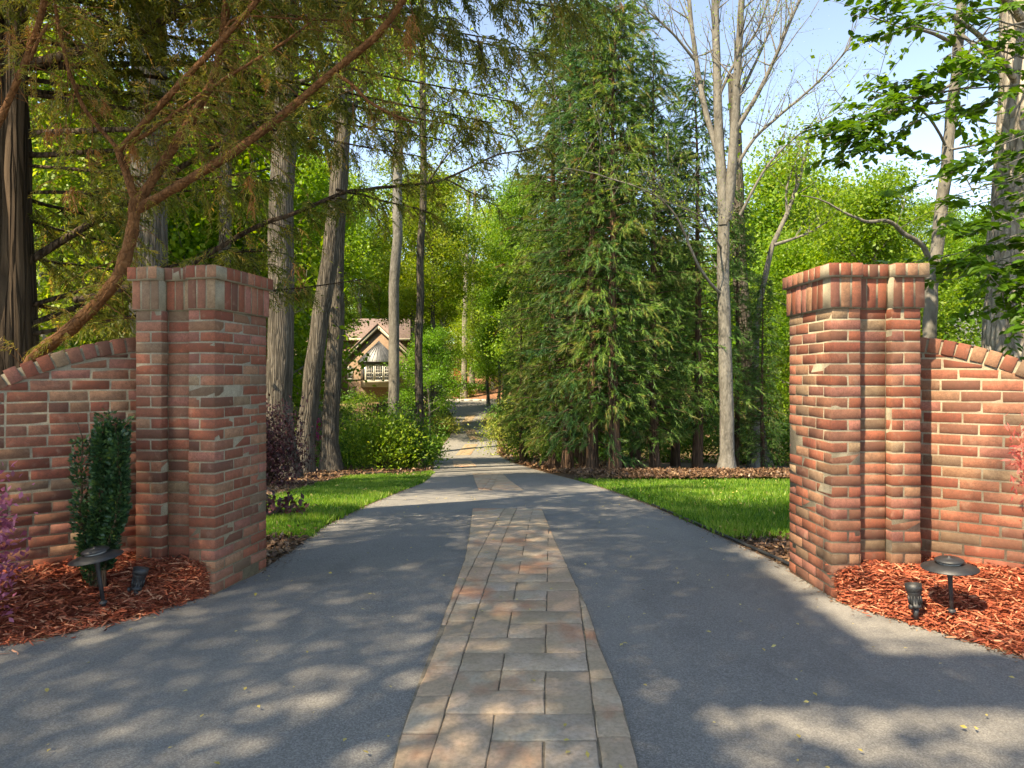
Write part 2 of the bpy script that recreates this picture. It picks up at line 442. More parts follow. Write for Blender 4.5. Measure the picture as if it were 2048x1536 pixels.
# parking court with its pale edge in front of the far bank
ribbon("parking_court", Yend, Yend + 5, lambda y: -7.6, lambda y: 1.0, .012, M["asphalt"], 6)
cb = Buf()
for k in range(12):
    x0 = -9.2 + k * .98
    cb.box(x0, x0 + .96, Yend + 5, Yend + 5.35, float(P(Yend + 5)) - .1, float(P(Yend + 5.2)) + .22)
tag(cb.obj("kerb", M["curb"]), kind="structure")

# ------------------------------------------------------------------ the inlaid band of stamped slabs
def pxcurve(pts):
    q = np.array([G(*p)[:2] for p in pts]); q = q[np.argsort(q[:, 1])]
    return lambda y: np.interp(y, q[:, 1], q[:, 0])
PAL_P = [(.52, .40, .245), (.55, .41, .255), (.48, .37, .235), (.50, .41, .28), (.57, .395, .24), (.45, .345, .215)]
ASH = [(0, 0, 1, 1), (1, 0, 2, 1), (0, 1, 2, 1), (2, 1, 1, 2), (0, 2, 1, 2), (1, 2, 1, 1), (1, 3, 2, 1), (0, 4, 2, 1), (2, 4, 1, 2), (0, 5, 1, 1), (1, 5, 1, 1)]
def slab_mesh(q, z0, name):
    """q: outline (n,2) counter-clockwise; bevelled stone with a worn edge"""
    q = np.asarray(q); c = q.mean(0); n = len(q)
    d = c - q; d = d / np.maximum(np.linalg.norm(d, axis=1, keepdims=True), 1e-6)
    inn = q + d * .008
    zq = np.array([float(P(y)) for y in q[:, 1]]); zi = np.array([float(P(y)) for y in inn[:, 1]])
    V = np.concatenate([np.c_[q, zq + z0 - .03], np.c_[q, zq + z0 - .0025], np.c_[inn, zi + z0 + rng.normal(0, .0006, n)]])
    k = np.arange(n); k2 = (k + 1) % n
    F4 = np.concatenate([np.stack([k, k2, n + k2, n + k], 1), np.stack([n + k, n + k2, 2 * n + k2, 2 * n + k], 1)])
    return mesh(name, V, [F4, np.array([2 * n + k])], M["paver"])
def paver_band(y0, y1, fl, fr, ang, u0, mod, border):
    bed = ribbon("paved_band", y0, y1, fl, fr, .016, M["grout"], 3)
    ca, sa = math.cos(ang), math.sin(ang)
    rects = []
    ny = int((y1 - y0) / (mod * 6)) + 3
    for r in range(-1, ny):
        for (a, b, w_, h_) in ASH: rects.append((u0 + a * mod, b * mod + r * 6 * mod, w_ * mod, h_ * mod))
    v = -mod
    for side in (0, 1):
        v = -mod * rng.uniform(0, 1)
        while v < (y1 - y0) + mod:
            h_ = mod * rng.choice([1.0, 1.5, 1.9])
            if side == 0: rects.append((u0 - border, v, border, h_))
            else: rects.append((u0 + 3 * mod, v, border, h_))
            v += h_
    # outer slivers where the curved edge swings beyond the border courses
    for side in (0, 1):
        v = -mod
        while v < (y1 - y0) + mod:
            h_ = mod * rng.choice([1.3, 1.7])
            rects.append((u0 - border - .6, v, .6, h_) if side == 0 else (u0 + 3 * mod + border, v, .6, h_)); v += h_
    g = .0032
    for (u, v, w_, h_) in rects:
        sl, sr = [], []
        for t in np.linspace(v + g, v + h_ - g, 4):
            # rotate about the band's near end
            yl = y0 + t * ca; 
            if yl < y0 + .004 or yl > y1 - .004:
                yl = min(max(yl, y0 + .004), y1 - .004)
            sh = (yl - y0) * math.tan(ang)
            a, b = max(u + g + sh, float(fl(yl)) + .006), min(u + w_ - g + sh, float(fr(yl)) - .006)
            if b - a > .018: sl.append((a, yl)); sr.append((b, yl))
        if len(sl) < 2 or sl[-1][1] - sl[0][1] < .015: continue
        q = sr + sl[::-1]
        q = [q[i] for i in range(len(q)) if math.dist(q[i], q[i - 1]) > .002]
        q = np.array(q)
        if len(q) < 4: continue
        q = q + rng.normal(0, .0018, q.shape)
        o = link("paver", slab_mesh(q, .024 + rng.normal(0, .0012), "paver"), bed)
        c = PAL_P[rng.integers(len(PAL_P))]; k = rng.uniform(.84, 1.08)
        o.color = (c[0] * k * .97, c[1] * k * .95, c[2] * k * 1.12, 1)
L1 = pxcurve([(945, 1020), (938, 1075), (930, 1120), (905, 1190), (880, 1260), (830, 1390), (800, 1480), (785, 1536), (775, 1600)])
R1 = pxcurve([(1083, 1020), (1110, 1085), (1145, 1160), (1175, 1220), (1200, 1300), (1245, 1410), (1275, 1536), (1290, 1600)])
paver_band(1.9, gY(1021), L1, R1, R(3.3), -.31, .196, .145)
for (na, nb, fa, fb) in [((957, 982), (1047, 982), (945, 948), (1005, 948)), ((908, 934), (955, 934), (905, 922), (942, 922))]:
    paver_band(gY(na[1]), gY(fa[1]), pxcurve([na, fa]), pxcurve([nb, fb]), 0, G(*fa)[0], .2, .15)
for (na, nb, fa, fb) in [((910, 911), (940, 911), (930, 889), (956, 889)), ((940, 880), (964, 880), (926, 857), (948, 857)), ((921, 848), (940, 848), (934, 830), (953, 830))]:
    ya, yb = gY(na[1]), gY(fa[1])
    b_ = ribbon("paved_band", ya, yb, pxcurve([na, fa]), pxcurve([nb, fb]), .018, M["grout"], 3)
    n = int((yb - ya) / .42)
    for r in range(n):
        t0, t1 = ya + (yb - ya) * r / n + .02, ya + (yb - ya) * (r + 1) / n - .02
        fl, fr = pxcurve([na, fa]), pxcurve([nb, fb])
        cuts = [0, .5, 1] if r % 2 else [0, .33, 1]
        for c0, c1 in zip(cuts[:-1], cuts[1:]):
            f = lambda y, t: float(fl(y)) + (float(fr(y)) - float(fl(y))) * t
            q = np.array([(f(t0, c0 + .015), t0), (f(t0, c1 - .015), t0), (f(t1, c1 - .015), t1), (f(t1, c0 + .015), t1)])
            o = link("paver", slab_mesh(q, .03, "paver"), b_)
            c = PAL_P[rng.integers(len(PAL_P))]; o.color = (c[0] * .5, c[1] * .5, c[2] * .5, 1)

# ------------------------------------------------------------------ lawns and litter
def grass_on(parent_name, fl, fr, y0, y1, n, h, label):
    y = y0 + (y1 - y0) * rng.random(n) ** 1.25
    a = np.array([fl(v) for v in y]); b = np.array([fr(v) for v in y])
    x = a + (b - a) * rng.random(n)
    ok = b > a + .02
    x, y = x[ok] + rng.normal(0, .035, ok.sum()), y[ok] + rng.normal(0, .05, ok.sum())
    p = np.stack([x, y, P(y) + .02], 1)
    d = np.stack([rng.normal(0, .38, len(x)), rng.normal(0, .38, len(x)), np.ones(len(x))], 1)
    patch = .5 + .5 * np.sin(x * 3.1 + np.sin(y * 2.3) * 2) * np.cos(y * 1.7 + x)
    L = h * rng.uniform(.6, 1.5, len(x)) * (.8 + .4 * patch)
    V, F = spikes(p, d, L, .009 + .0009 * y)
    tag(obj(parent_name, V, F, M["grass"], rnd=np.where(rng.random(len(x)) < .012, 1.0, np.clip(rng.normal(.38, .22, len(x)) + .45 * (patch - .5), 0, .8))), label, "grass", kind="stuff")
# left lawn: pixel outline -> left limit as a function of distance
LLy = np.array([gY(v) for v in (1078, 1060, 1035, 1000, 985, 970, 955, 947)]); LLx = np.array([G(*p)[0] for p in ((540, 1078), (525, 1060), (500, 1035), (535, 1000), (590, 985), (640, 970), (700, 955), (865, 947))])
o_ = np.argsort(LLy); LLy, LLx = LLy[o_], LLx[o_]
fll = lambda y: float(np.interp(y, LLy, LLx)); flr = lambda y: float(dl(y)) - .03
ribbon("lawn_left", gY(1078), gY(947), fll, flr, .008, M["lawn"], 5)
grass_on("grass", fll, flr, gY(1078), gY(947), 52000, .055, "short green grass on the lawn behind the shaded pier")
frl = lambda y: float(dr(y)) + .04
frr = lambda y: 1.0 * y
ribbon("lawn_right", gY(1082), gY(961), frl, frr, .008, M["lawn"], 5)
grass_on("grass", frl, frr, gY(1080), gY(960), 90000, .055, "short green grass on the lawn behind the sunlit pier")
# mid lawn left of the far drive
fml = lambda y: float(dl(y)) - 3.5 - .12 * (y - 20)
fmr = lambda y: float(dl(y)) - .1
ribbon("lawn_middle", 26, 52, fml, fmr, .01, M["lawn"], 5)
grass_on("grass", fml, fmr, 26, 52, 30000, .11, "far green grass strip along the winding drive")
ribbon("lawn_far_left", 24, 60, lambda y: -.45 * y, lambda y: -.27 * y, .01, M["lawn"], 5)
grass_on("grass", lambda y: -.45 * y, lambda y: -.27 * y, 24, 58, 25000, .12, "grass seen between the oak trunks before the house")

def litter(name, fl, fr, y0, y1, n, size, mat, label, hf=None, flat=.35, wl=.55, cat="leaf litter"):
    y = rng.uniform(y0, y1, n); a = np.array([fl(v) for v in y]); b = np.array([fr(v) for v in y])
    x = a + (b - a) * rng.random(n)
    z = P(y) + .012 + rng.random(n) * .03
    if hf: z = z + hf(x, y)
    d = np.stack([rng.normal(size=n), rng.normal(size=n), rng.normal(0, flat, n)], 1)
    L = size * rng.uniform(.5, 1.5, n)
    V, F = leafquads(np.stack([x, y, z], 1), d, L, L * wl, np.array([[0, 0, 1.2]]))
    return tag(obj(name, V, F, mat, rnd=np.clip(rng.normal(.45, .27, n), 0, 1)), label, cat, kind="stuff")
# right litter mound under the conifers
rl0, rl1 = gY(962), gY(930)
fr0 = lambda y: float(dr(y)) + .1
mound = lambda x, y: .16 * np.exp(-((np.asarray(y) - (rl0 + 1.5)) / 2.2) ** 2)
ribbon("litter_bed_right", rl0, rl1 + 8, fr0, lambda y: .8 * y, .006, M["soil"], 8, bumpf=lambda x, y, t: float(mound(x, y)) * min(1, t * 8))
litter("leaf_litter", fr0, lambda y: .62 * y, rl0 - .3, rl0 + 5, 34000, .075, M["litter"], "brown fallen leaves mounded below the conifers", mound, .45)
litter("leaf_litter", fr0, lambda y: float(dr(y)) + 3.5, rl0 + 4, rl0 + 26, 9000, .16, M["litter"], "brown fallen leaves along the far drive edge")
ribbon("litter_bed_left", gY(1000), gY(925), lambda y: -.6 * y, lambda y: min(float(dl(y)) - .1, 9), .006, M["soil"], 6)
litter("leaf_litter", lambda y: -.42 * y, lambda y: float(dl(y)) - .1, gY(955), gY(930), 24000, .08, M["litter"], "tan fallen leaves round the oak trunks")
litter("leaf_litter", lambda y: -.42 * y, lambda y: fll(y) + .05, gY(1010), gY(950), 13000, .07, M["litter"], "fallen leaves between shaded pier and lawn")
litter("leaf_litter", fll, flr, gY(1076), gY(950), 45, .045, M["fallen"], "stray yellow leaves on the lawn behind the shaded pier", lambda x, y: .045 + 0 * x)
litter("leaf_litter", frl, lambda y: .5 * y, gY(1078), gY(963), 80, .045, M["fallen"], "stray yellow leaves on the lawn behind the sunlit pier", lambda x, y: .045 + 0 * x)
# bare soil pockets just behind both piers
ribbon("soil_pocket_left", 4.7, gY(1070), lambda y: -.4 * y, lambda y: float(dl(y)) - .02, .006, M["soil"], 4)
litter("leaf_litter", lambda y: -.4 * y, lambda y: float(dl(y)) - .02, 4.85, gY(1066), 2200, .05, M["litter"], "leaf crumbs on bare soil behind the shaded pier")
ribbon("soil_pocket_right", 4.7, gY(1078), lambda y: float(dr(y)) + .02, lambda y: .6 * y, .006, M["soil"], 4)
litter("leaf_litter", lambda y: float(dr(y)) + .06, lambda y: .5 * y, 4.85, gY(1076), 2200, .045, M["litter"], "leaf crumbs on bare soil behind the sunlit pier")
for sd, fe, lb_ in ((-1, dl, "leaf crumbs gathered along the drive edge on the holly side"), (1, dr, "leaf crumbs gathered along the drive edge on the sunlit side")):
    n = 2600; y = 2.9 + 11 * rng.random(n) ** 1.5
    x = np.array([float(fe(v)) for v in y]) - sd * np.abs(rng.gamma(1.2, .03, n)) + sd * .02
    d = np.stack([rng.normal(size=n), rng.normal(size=n), rng.normal(0, .2, n)], 1); L = rng.uniform(.006, .028, n)
    V, F = leafquads(np.stack([x, y, P(y) + .016], 1), d, L, L * .4, np.array([[0, 0, 2.]]))
    tag(obj("edge_litter", V, F, M["litter"], rnd=rng.random(n)), lb_, "leaf litter", kind="stuff")
# fallen yellow leaves on the asphalt
n = 300
y = 1.9 + 9 * rng.random(n) ** 1.7; x = np.array([rng.uniform(max(-.8 * v, dl(v)) + .05, min(.8 * v, dr(v)) - .05) for v in y])
d = np.stack([rng.normal(size=n), rng.normal(size=n), rng.normal(0, .12, n)], 1)
L = rng.uniform(.012, .032, n)
V, F = leafquads(np.stack([x, y, P(y) + .03], 1), d, L, L * .6, np.array([[0, 0, 2.]]))
tag(obj("fallen_leaves", V, F, M["fallen"], rnd=rng.random(n)), "small yellow leaves scattered on the asphalt drive", "fallen leaves", kind="stuff")

# ------------------------------------------------------------------ bricks
_sg = np.array([(sx, sy, sz) for sx in (-1, 1) for sy in (-1, 1) for sz in (-1, 1)], float)
def _ci(sx, sy, sz): return (4 if sx > 0 else 0) + (2 if sy > 0 else 0) + (1 if sz > 0 else 0)
_F4, _F3 = [], []
for ax in range(3):
    o1, o2 = [k for k in range(3) if k != ax]
    for sgn in (-1, 1):
        f = []
        for a, b in ((-1, -1), (1, -1), (1, 1), (-1, 1)):
            s_ = [0, 0, 0]; s_[ax] = sgn; s_[o1] = a; s_[o2] = b
            f.append(_ci(*s_) * 3 + ax)
        _F4.append(f)
for e in range(3):
    a, b = [k for k in range(3) if k != e]
    for sa in (-1, 1):
        for sb in (-1, 1):
            s1 = [0, 0, 0]; s1[a] = sa; s1[b] = sb; s1[e] = -1; s2 = list(s1); s2[e] = 1
            c1, c2 = _ci(*s1), _ci(*s2)
            _F4.append([c1 * 3 + a, c2 * 3 + a, c2 * 3 + b, c1 * 3 + b])
for c in range(8): _F3.append([c * 3, c * 3 + 1, c * 3 + 2])
def brick_geo(dx, dy, dz, bev=.0012, jit=.0009, zl=None, zr=None):
    h = np.array([dx, dy, dz]) / 2
    V = np.zeros((24, 3))
    for c in range(8):
        j_ = rng.normal(0, jit, 3)
        bv = bev * rng.uniform(.5, 1.6) * (2.2 if rng.random() < .08 else 1)
        for a in range(3):
            p = _sg[c] * (h - bv); p[a] = _sg[c][a] * h[a]
            V[c * 3 + a] = p + j_
    if zl is not None:                       # cut brick: its top follows the curve of the wall
        t = (V[:, 0] + h[0]) / dx; top = zl + (zr - zl) * np.clip(t, 0, 1)
        V[:, 2] = -h[2] + (V[:, 2] + h[2]) * (top / dz)
    F4, F3 = np.array(_F4), np.array(_F3)
    def orient(F):
        c = V[F].mean(1) - V.mean(0); n_ = np.cross(V[F[:, 1]] - V[F[:, 0]], V[F[:, 2]] - V[F[:, 0]])
        fl = (c * n_).sum(1) < 0; F[fl] = F[fl][:, ::-1]; return F
    return V, [orient(F4), orient(F3)]
_bc = {}
def brick_mesh(dx, dy, dz):
    key = (round(dx, 3), round(dy, 3), round(dz, 3))
    lst = _bc.setdefault(key, [])
    if len(lst) < 6:
        V, F = brick_geo(dx, dy, dz); lst.append(mesh("brick", V, F, M["brick"])); return lst[-1]
    return lst[rng.integers(6)]
PAL_B = [(.30, .105, .062), (.33, .13, .08), (.265, .09, .058), (.35, .165, .10), (.22, .105, .07), (.33, .195, .115), (.29, .14, .09), (.175, .085, .06), (.28, .215, .13), (.34, .15, .11), (.21, .155, .10)]
PW = np.array([16, 16, 12, 12, 10, 8, 12, 7, 5, 12, 5.]); PW /= PW.sum()
def bcolor(o, k=1.0):
    c = np.array(PAL_B[rng.choice(len(PAL_B), p=PW)]) * rng.uniform(.72, 1.22) * k * np.array([1.03, .93, .95])
    o.color = (*c, 1)
CH, BH, JT = .0677, .0576, .0104                # course height, brick height, joint
def put_brick(parent, me, c, rotz=0.0, tilt=(0, 0)):
    o = link("brick", me, parent, c)
    o.rotation_euler = (tilt[0] + rng.normal(0, .004), tilt[1] + rng.normal(0, .004), rotz + rng.normal(0, .003))
    bcolor(o); return o

def pier(label, corner, yaw, side):
    """local frame: x outward (away from the drive), y away from the street, origin at the near inner corner"""
    t = thing("brick_gate_pier", label, "gate pier", (*corner, 0), "brick piers flanking the drive")
    t.rotation_euler = (0, 0, yaw)
    sx = side                                    # +1: outward is +x, -1: outward is -x
    W1, WR, D = .178, .19, .605
    WT = 2 * W1 + WR
    rec = .06
    hid = Buf()
    def B(x0, x1, y0, y1, z0, z1, show):
        dx, dy, dz = x1 - x0, y1 - y0, z1 - z0
        c = (sx * (x0 + x1) / 2, (y0 + y1) / 2 + rng.normal(0, .0008), (z0 + z1) / 2)
        if show: put_brick(t, brick_mesh(dx, dy, dz), (c[0] + rng.normal(0, .0012), c[1], c[2]))
        else:
            V, F = brick_geo(dx, dy, dz); hid.add(V + np.array(c), F)
    g, hd = JT, .0975
    zb = -.06
    nco = 27
    for k in range(nco):
        z0 = zb + k * CH; z1 = z0 + BH
        if k % 2:
            B(0, W1, 0, hd, z0, z1, True)
            B(W1 + WR, WT, 0, hd, z0, z1, True)
            B(0, hd, hd + g, hd + g + .2, z0, z1, True); B(0, hd, hd + 2 * g + .2, D - hd - g, z0, z1, True)
            B(0, W1, D - hd, D, z0, z1, True)
            for a, b in ((W1 + g, WT / 2 + .13), (WT / 2 + .13 + g, WT)): B(a, b, D - hd, D, z0, z1, False)
            B(WT - hd, WT, hd + g, .3, z0, z1, False); B(WT - hd, WT, .3 + g, D - hd - g, z0, z1, False)
        else:
            B(0, hd, 0, .2, z0, z1, True); B(hd + g, W1, 0, .12, z0, z1, True)
            B(W1 + WR, WT - hd - g, 0, .12, z0, z1, True); B(WT - hd, WT, 0, .2, z0, z1, True)
            B(0, hd, .2 + g, .4, z0, z1, True); B(0, hd, .4 + g, D, z0, z1, True)
            B(hd + g, .3, D - hd, D, z0, z1, False); B(.3 + g, WT - hd - g, D - hd, D, z0, z1, False)
            B(WT - hd, WT, .2 + g, .4, z0, z1, False); B(WT - hd, WT, .4 + g, D, z0, z1, False)
        B(W1 + g * .5, W1 + WR - g * .5, rec, rec + .09, z0, z1, True)
    zt = zb + nco * CH
    def ring(z0, z1, o, wid, name_show):
        # blocks set on edge round the head; the front keeps its shallow recess
        def run(n, f):
            for i_ in range(n): f(i_)
        nA = 3
        wA = (W1 + o) / nA
        for i_ in range(nA): B(-o + i_ * wA + g / 2, -o + (i_ + 1) * wA - g / 2, -o, -o + wid, z0, z1, True)
        for i_ in range(3): B(W1 + i_ * WR / 3 + g / 2, W1 + (i_ + 1) * WR / 3 - g / 2, -o + rec, -o + rec + wid * .8, z0, z1, True)
        for i_ in range(nA): B(W1 + WR + i_ * wA + g / 2, W1 + WR + (i_ + 1) * wA - g / 2, -o, -o + wid, z0, z1, True)
        nS = 7; wS = (D + o - (-o + wid)) / nS
        for i_ in range(nS):
            y0 = -o + wid + i_ * wS
            B(-o, -o + wid, y0 + g / 2, y0 + wS - g / 2, z0, z1, True)
            B(WT + o - wid, WT + o, y0 + g / 2, y0 + wS - g / 2, z0, z1, False)
        nB = 6; wB = (WT + 2 * o - 2 * wid) / nB
        for i_ in range(nB): B(-o + wid + i_ * wB + g / 2, -o + wid + (i_ + 1) * wB - g / 2, D + o - wid, D + o, z0, z1, False)
    ring(zt, zt + .178, .016, .092, True)
    ring(zt + .188, zt + .188 + .075, .036, .105, True)
    V, F, r = hid.out()
    ob = link("brick_back_courses", mesh("brick_back_courses", V, F, M["brick"]), t); ob.color = (.33, .1, .05, 1); tag(ob, kind="stuff")
    core = Buf()
    e = .0022
    def cx(a, b): return (min(sx * a, sx * b), max(sx * a, sx * b))
    core.box(*cx(e, W1 - e), e, D - e, -.1, zt - .004)
    core.box(*cx(W1 - e - .002, W1 + WR + e + .002), rec + e, D - e - .002, -.1, zt - .005)
    core.box(*cx(W1 + WR + e, WT - e), e, D - e, -.1, zt - .004)
    for (z0, z1, o) in ((zt - .005, zt + .182, .016), (zt + .181, zt + .258, .036)):
        core.box(*cx(-o + e, W1 - e), -o + e, D + o - e, z0, z1)
        core.box(*cx(W1 - e - .002, W1 + WR + e + .002), -o + rec + e, D + o - e - .002, z0 + .001, z1 - .001)
        core.box(*cx(W1 + WR + e, WT + o - e), -o + e, D + o - e, z0, z1)
    core.obj("mortar", M["mortar"], t)
    cap = Buf()
    V = []
    for (x_, y_) in ((.05, .06), (WT - .05, .06), (WT - .05, D - .05), (.05, D - .05)): V.append((sx * x_, y_, zt + .2595))
    for (x_, y_) in ((.12, .12), (WT - .12, .12), (WT - .12, D - .12), (.12, D - .12)): V.append((sx * x_, y_, zt + .274))
    cap.add(V, np.array([[0, 1, 5, 4], [1, 2, 6, 5], [2, 3, 7, 6], [3, 0, 4, 7], [4, 5, 6, 7]]))
    cap.obj("mortar_cap", M["mortar"], t)
    return t
YAWL = -R(9.8)
pier("red brick gate pier in shade beside the clipped columnar holly", (-1.832, 4.207), YAWL, -1)
pier("sunlit red brick gate pier with a dark shadow down its recess", (1.935, 4.135), R(0.8), 1)

def wing_wall(label, start, dirv, side, length=2.3):
    t = thing("brick_wing_wall", label, "garden wall", (*start, 0), "brick wing walls")
    ang = math.atan2(dirv[1], dirv[0]); t.rotation_euler = (0, 0, ang)
    TH = .2
    fs = -1 if side > 0 else 1                   # which local y side faces the street
    top = lambda x: float(1.62 - .28 * min(x, 1.0) ** 2 - (.56 * (x - 1) - .18 * (x - 1) ** 2 if x > 1 else 0))
    RH = .092
    hid = Buf()
    z = -.09; k = 0
    while z < 1.62:
        x = -.02 - (.1 if k % 2 else 0) - rng.uniform(0, .03)
        pairs = rng.random() < .14
        while x < length:
            L = (.0975 if (pairs and rng.random() < .7) else .2) * rng.uniform(.985, 1.015)
            x0, x1 = max(x, -.02), min(x + L, length)
            if x1 - x0 > .03:
                zl, zr = top(x0) - RH - .012 - z, top(x1) - RH - .012 - z
                if max(zl, zr) > .014:
                    zl, zr = max(min(zl, BH), .008), max(min(zr, BH), .008)
                    if zl < BH - .001 or zr < BH - .001:
                        V, F = brick_geo(x1 - x0, .095, BH, .004, .001, zl, zr); me = mesh("brick", V, F, M["brick"])
                    else: me = brick_mesh(round(x1 - x0, 2), .095, BH)
                    c = ((x0 + x1) / 2, fs * (TH / 2 - .0475) + rng.normal(0, .0008), z + BH / 2)
                    if x0 < 1.3: put_brick(t, me, c)
                    else:
                        V, F = brick_geo(x1 - x0, .095, min(BH, max(zl, zr))); hid.add(V + np.array(c), F)
                    V, F = brick_geo(x1 - x0, .09, min(zl, zr)); hid.add(V + np.array((c[0], -c[1], z + min(zl, zr) / 2)), F)
            x += L + JT
        z += CH; k += 1
    x = .0
    while x < length - .05:                      # rowlock coping follows the swoop
        wv = .066 * rng.uniform(.94, 1.08); xm = x + wv / 2
        sl = (top(xm + .02) - top(xm - .02)) / .04
        me = brick_mesh(.066, .215, RH)
        o = put_brick(t, me, (xm, rng.normal(0, .002), top(xm) - RH / 2), 0, (0, -math.atan(sl)))
        x += wv + JT
    V, F, r = hid.out()
    ob = link("brick_back_courses", mesh("brick_back_courses", V, F, M["brick"]), t); ob.color = (.33, .1, .05, 1); tag(ob, kind="stuff")
    n = 24; xs = np.linspace(-.02, length - .004, n)
    e = .0022
    Vc = [(x_, s_ * (TH / 2 - e), zz) for x_ in xs for (s_, zz) in ((-1, -.12), (1, -.12), (1, top(x_) - .014), (-1, top(x_) - .014))]
    i = np.arange(n - 1)[:, None] * 4; j = np.arange(4)[None, :]
    Fc = np.stack([i + j, i + 4 + j, i + 4 + (j + 1) % 4, i + (j + 1) % 4], -1).reshape(-1, 4)
    obj("mortar", Vc, [np.concatenate([Fc, [[0, 1, 2, 3], [4 * n - 1, 4 * n - 2, 4 * n - 3, 4 * n - 4]]])], M["mortar"], t)
    return t
WLs, WLd = (-2.31, 4.66), (-.81, -.586)
WRs, WRd = (2.45, 4.60), (.79, -.613)
wing_wall("shaded curved-top brick wing wall behind the columnar holly", WLs, WLd, -1)
wing_wall("sunlit curved-top brick wing wall behind the upright path light", WRs, WRd, 1)

# ------------------------------------------------------------------ red mulch beds
def bed(name, x0, x1, fy0, fy1, label):
    nx, ny = 36, 12
    hfun = lambda x, y: .012 + .19 * ss(0, 1, (y - fy0(x)) / max(.05, (fy1(x) - fy0(x)))) ** .8
    V = []
    for x in np.linspace(x0, x1, nx):
        a, b = fy0(x), fy1(x) + .1
        for t in np.linspace(0, 1, ny):
            y = a + (b - a) * t; V.append((x, y, float(hfun(x, y)) - .012))
    i = np.arange(nx - 1)[:, None] * ny; j = np.arange(ny - 1)[None, :]
    tag(obj(name, V, np.stack([i + j, i + ny + j, i + ny + j + 1, i + j + 1], -1).reshape(-1, 4), M["mulchbase"], smooth=True), kind="structure")
    n = 17000
    x = rng.uniform(x0, x1, n); a = np.array([fy0(v) for v in x]); b = np.array([fy1(v) for v in x])
    y = a + (b - a) * rng.random(n) - .025 * rng.random(n); st_ = rng.random(n) < .012; y = np.where(st_, a - .01 - rng.gamma(1.0, .05, n), y); keep = b > a + .02
    x, y = x[keep], y[keep]; n = len(x)
    z = np.array([float(hfun(p, q)) for p, q in zip(x, y)]) + np.where(y < np.array([fy0(v) for v in x]) - .012, .006, rng.uniform(-.006, .016, n))
    th = rng.normal(0, 1.1, n)
    d = np.stack([np.cos(th), np.sin(th), rng.normal(0, .22, n)], 1)
    L = rng.gamma(3, .012, n) + .012; Wd = rng.uniform(.004, .012, n)
    s_ = unit(np.cross(d, np.array([[0, 0, 1.]]) + rng.normal(0, .5, (n, 3)))); u_ = np.cross(s_, unit(d)); d = unit(d)
    p = np.stack([x, y, z], 1); mid = p + u_ * (L * .08 * rng.normal(0, 1, n))[:, None]
    L_, W_ = L[:, None] / 2, Wd[:, None] / 2
    V = np.stack([p - d * L_ - s_ * W_ * .5, p - d * L_ + s_ * W_ * .6, mid - s_ * W_, mid + s_ * W_, p + d * L_ - s_ * W_ * .3, p + d * L_ + s_ * W_ * .7], 1).reshape(-1, 3)
    b0 = np.arange(n)[:, None] * 6
    F = np.concatenate([b0 + np.array([[0, 2, 3, 1]]), b0 + np.array([[2, 4, 5, 3]])])
    r = np.clip(rng.normal(.42, .27, n), 0, 1); r[rng.random(n) < .08] = 1
    tag(obj("mulch_chips", V, F, M["chips"], rnd=np.concatenate([r, r])), label, "mulch", kind="stuff")
    return hfun
_ly = np.array([-4.5, -3.2, -2.54, -2.32, -2.05, -1.86]); _lv = np.array([2.8, 3.1, 3.38, 3.54, 3.815, 4.2])
_ry = np.array([1.93, 1.97, 2.26, 2.434, 3.2, 4.5]); _rv = np.array([4.12, 3.98, 3.52, 3.244, 2.85, 2.5])
lw = lambda x: 4.66 + WLd[1] * max(0, (-2.34 - x)) / .81 - .06 if x < -2.34 else 4.30 - .17 * (x + 2.34) + .04
rw = lambda x: 4.60 + WRd[1] * max(0, x - 2.47) / .79 - .06 if x > 2.47 else 4.22
hL = bed("mulch_bed_left", -4.4, -1.87, lambda x: float(np.interp(x, _ly, _lv)) + .01, lambda x: max(lw(x), float(np.interp(x, _ly, _lv)) + .02), "shredded red mulch in the shaded bed below the holly")
hR = bed("mulch_bed_right", 1.95, 4.4, lambda x: float(np.interp(x, _ry, _rv)) + .01, lambda x: max(rw(x), float(np.interp(x, _ry, _rv)) + .02), "shredded red mulch in the sunlit bed below the wall")

# ------------------------------------------------------------------ garden lights
def path_light(label, x, y, z, h, tilt, dia=.27):
    t = thing("path_light", label, "garden light", (x, y, z), "black path lights in the mulch beds")
    t.rotation_euler = tilt
    r = dia / 2
    b = Buf(); lathe(b, [(0, -.06), (.011, -.06), (.011, h * .5), (.012, h - .06), (.016, h - .045), (.016, h - .03), (0, h - .03)], 14); b.obj("pole", M["black"], t, smooth=True)
    b = Buf(); lathe(b, [(.02, .0), (.02, .012), (.012, .016)], 14); b.obj("base_collar", M["black"], t, smooth=True)
    b = Buf(); lathe(b, [(0, h - .032), (.03, h - .03), (.052, h - .018), (.056, h - .004), (0, h - .004)], 24); b.obj("socket", M["black"], t, smooth=True)
    b = Buf(); lathe(b, [(.03, h - .001), (r * .97, h - .012), (r, h - .010), (r, h - .007), (r * .55, h + .014), (r * .46, h + .016), (.03, h + .016)], 40); sh = b.obj("shade", M["black"], t)
    b = Buf(); lathe(b, [(.055, h + .016), (.055, h + .028), (0, h + .028)], 28); b.obj("lens", M["lens"], sh, smooth=False)
    b = Buf(); lathe(b, [(0, h + .027), (r * .50, h + .027), (r * .52, h + .030), (r * .50, h + .036), (r * .38, h + .044), (r * .06, h + .048), (.008, h + .053), (0, h + .054)], 32); b.obj("cap", M["black"], t)
path_light("tilted black path light in shade before the holly", -2.275, 3.8, .085, .268, (R(3), R(-7), 0))
path_light("upright black path light in sun casting a round shadow", 2.352, 3.65, .09, .245, (R(1), R(-3.5), 0))
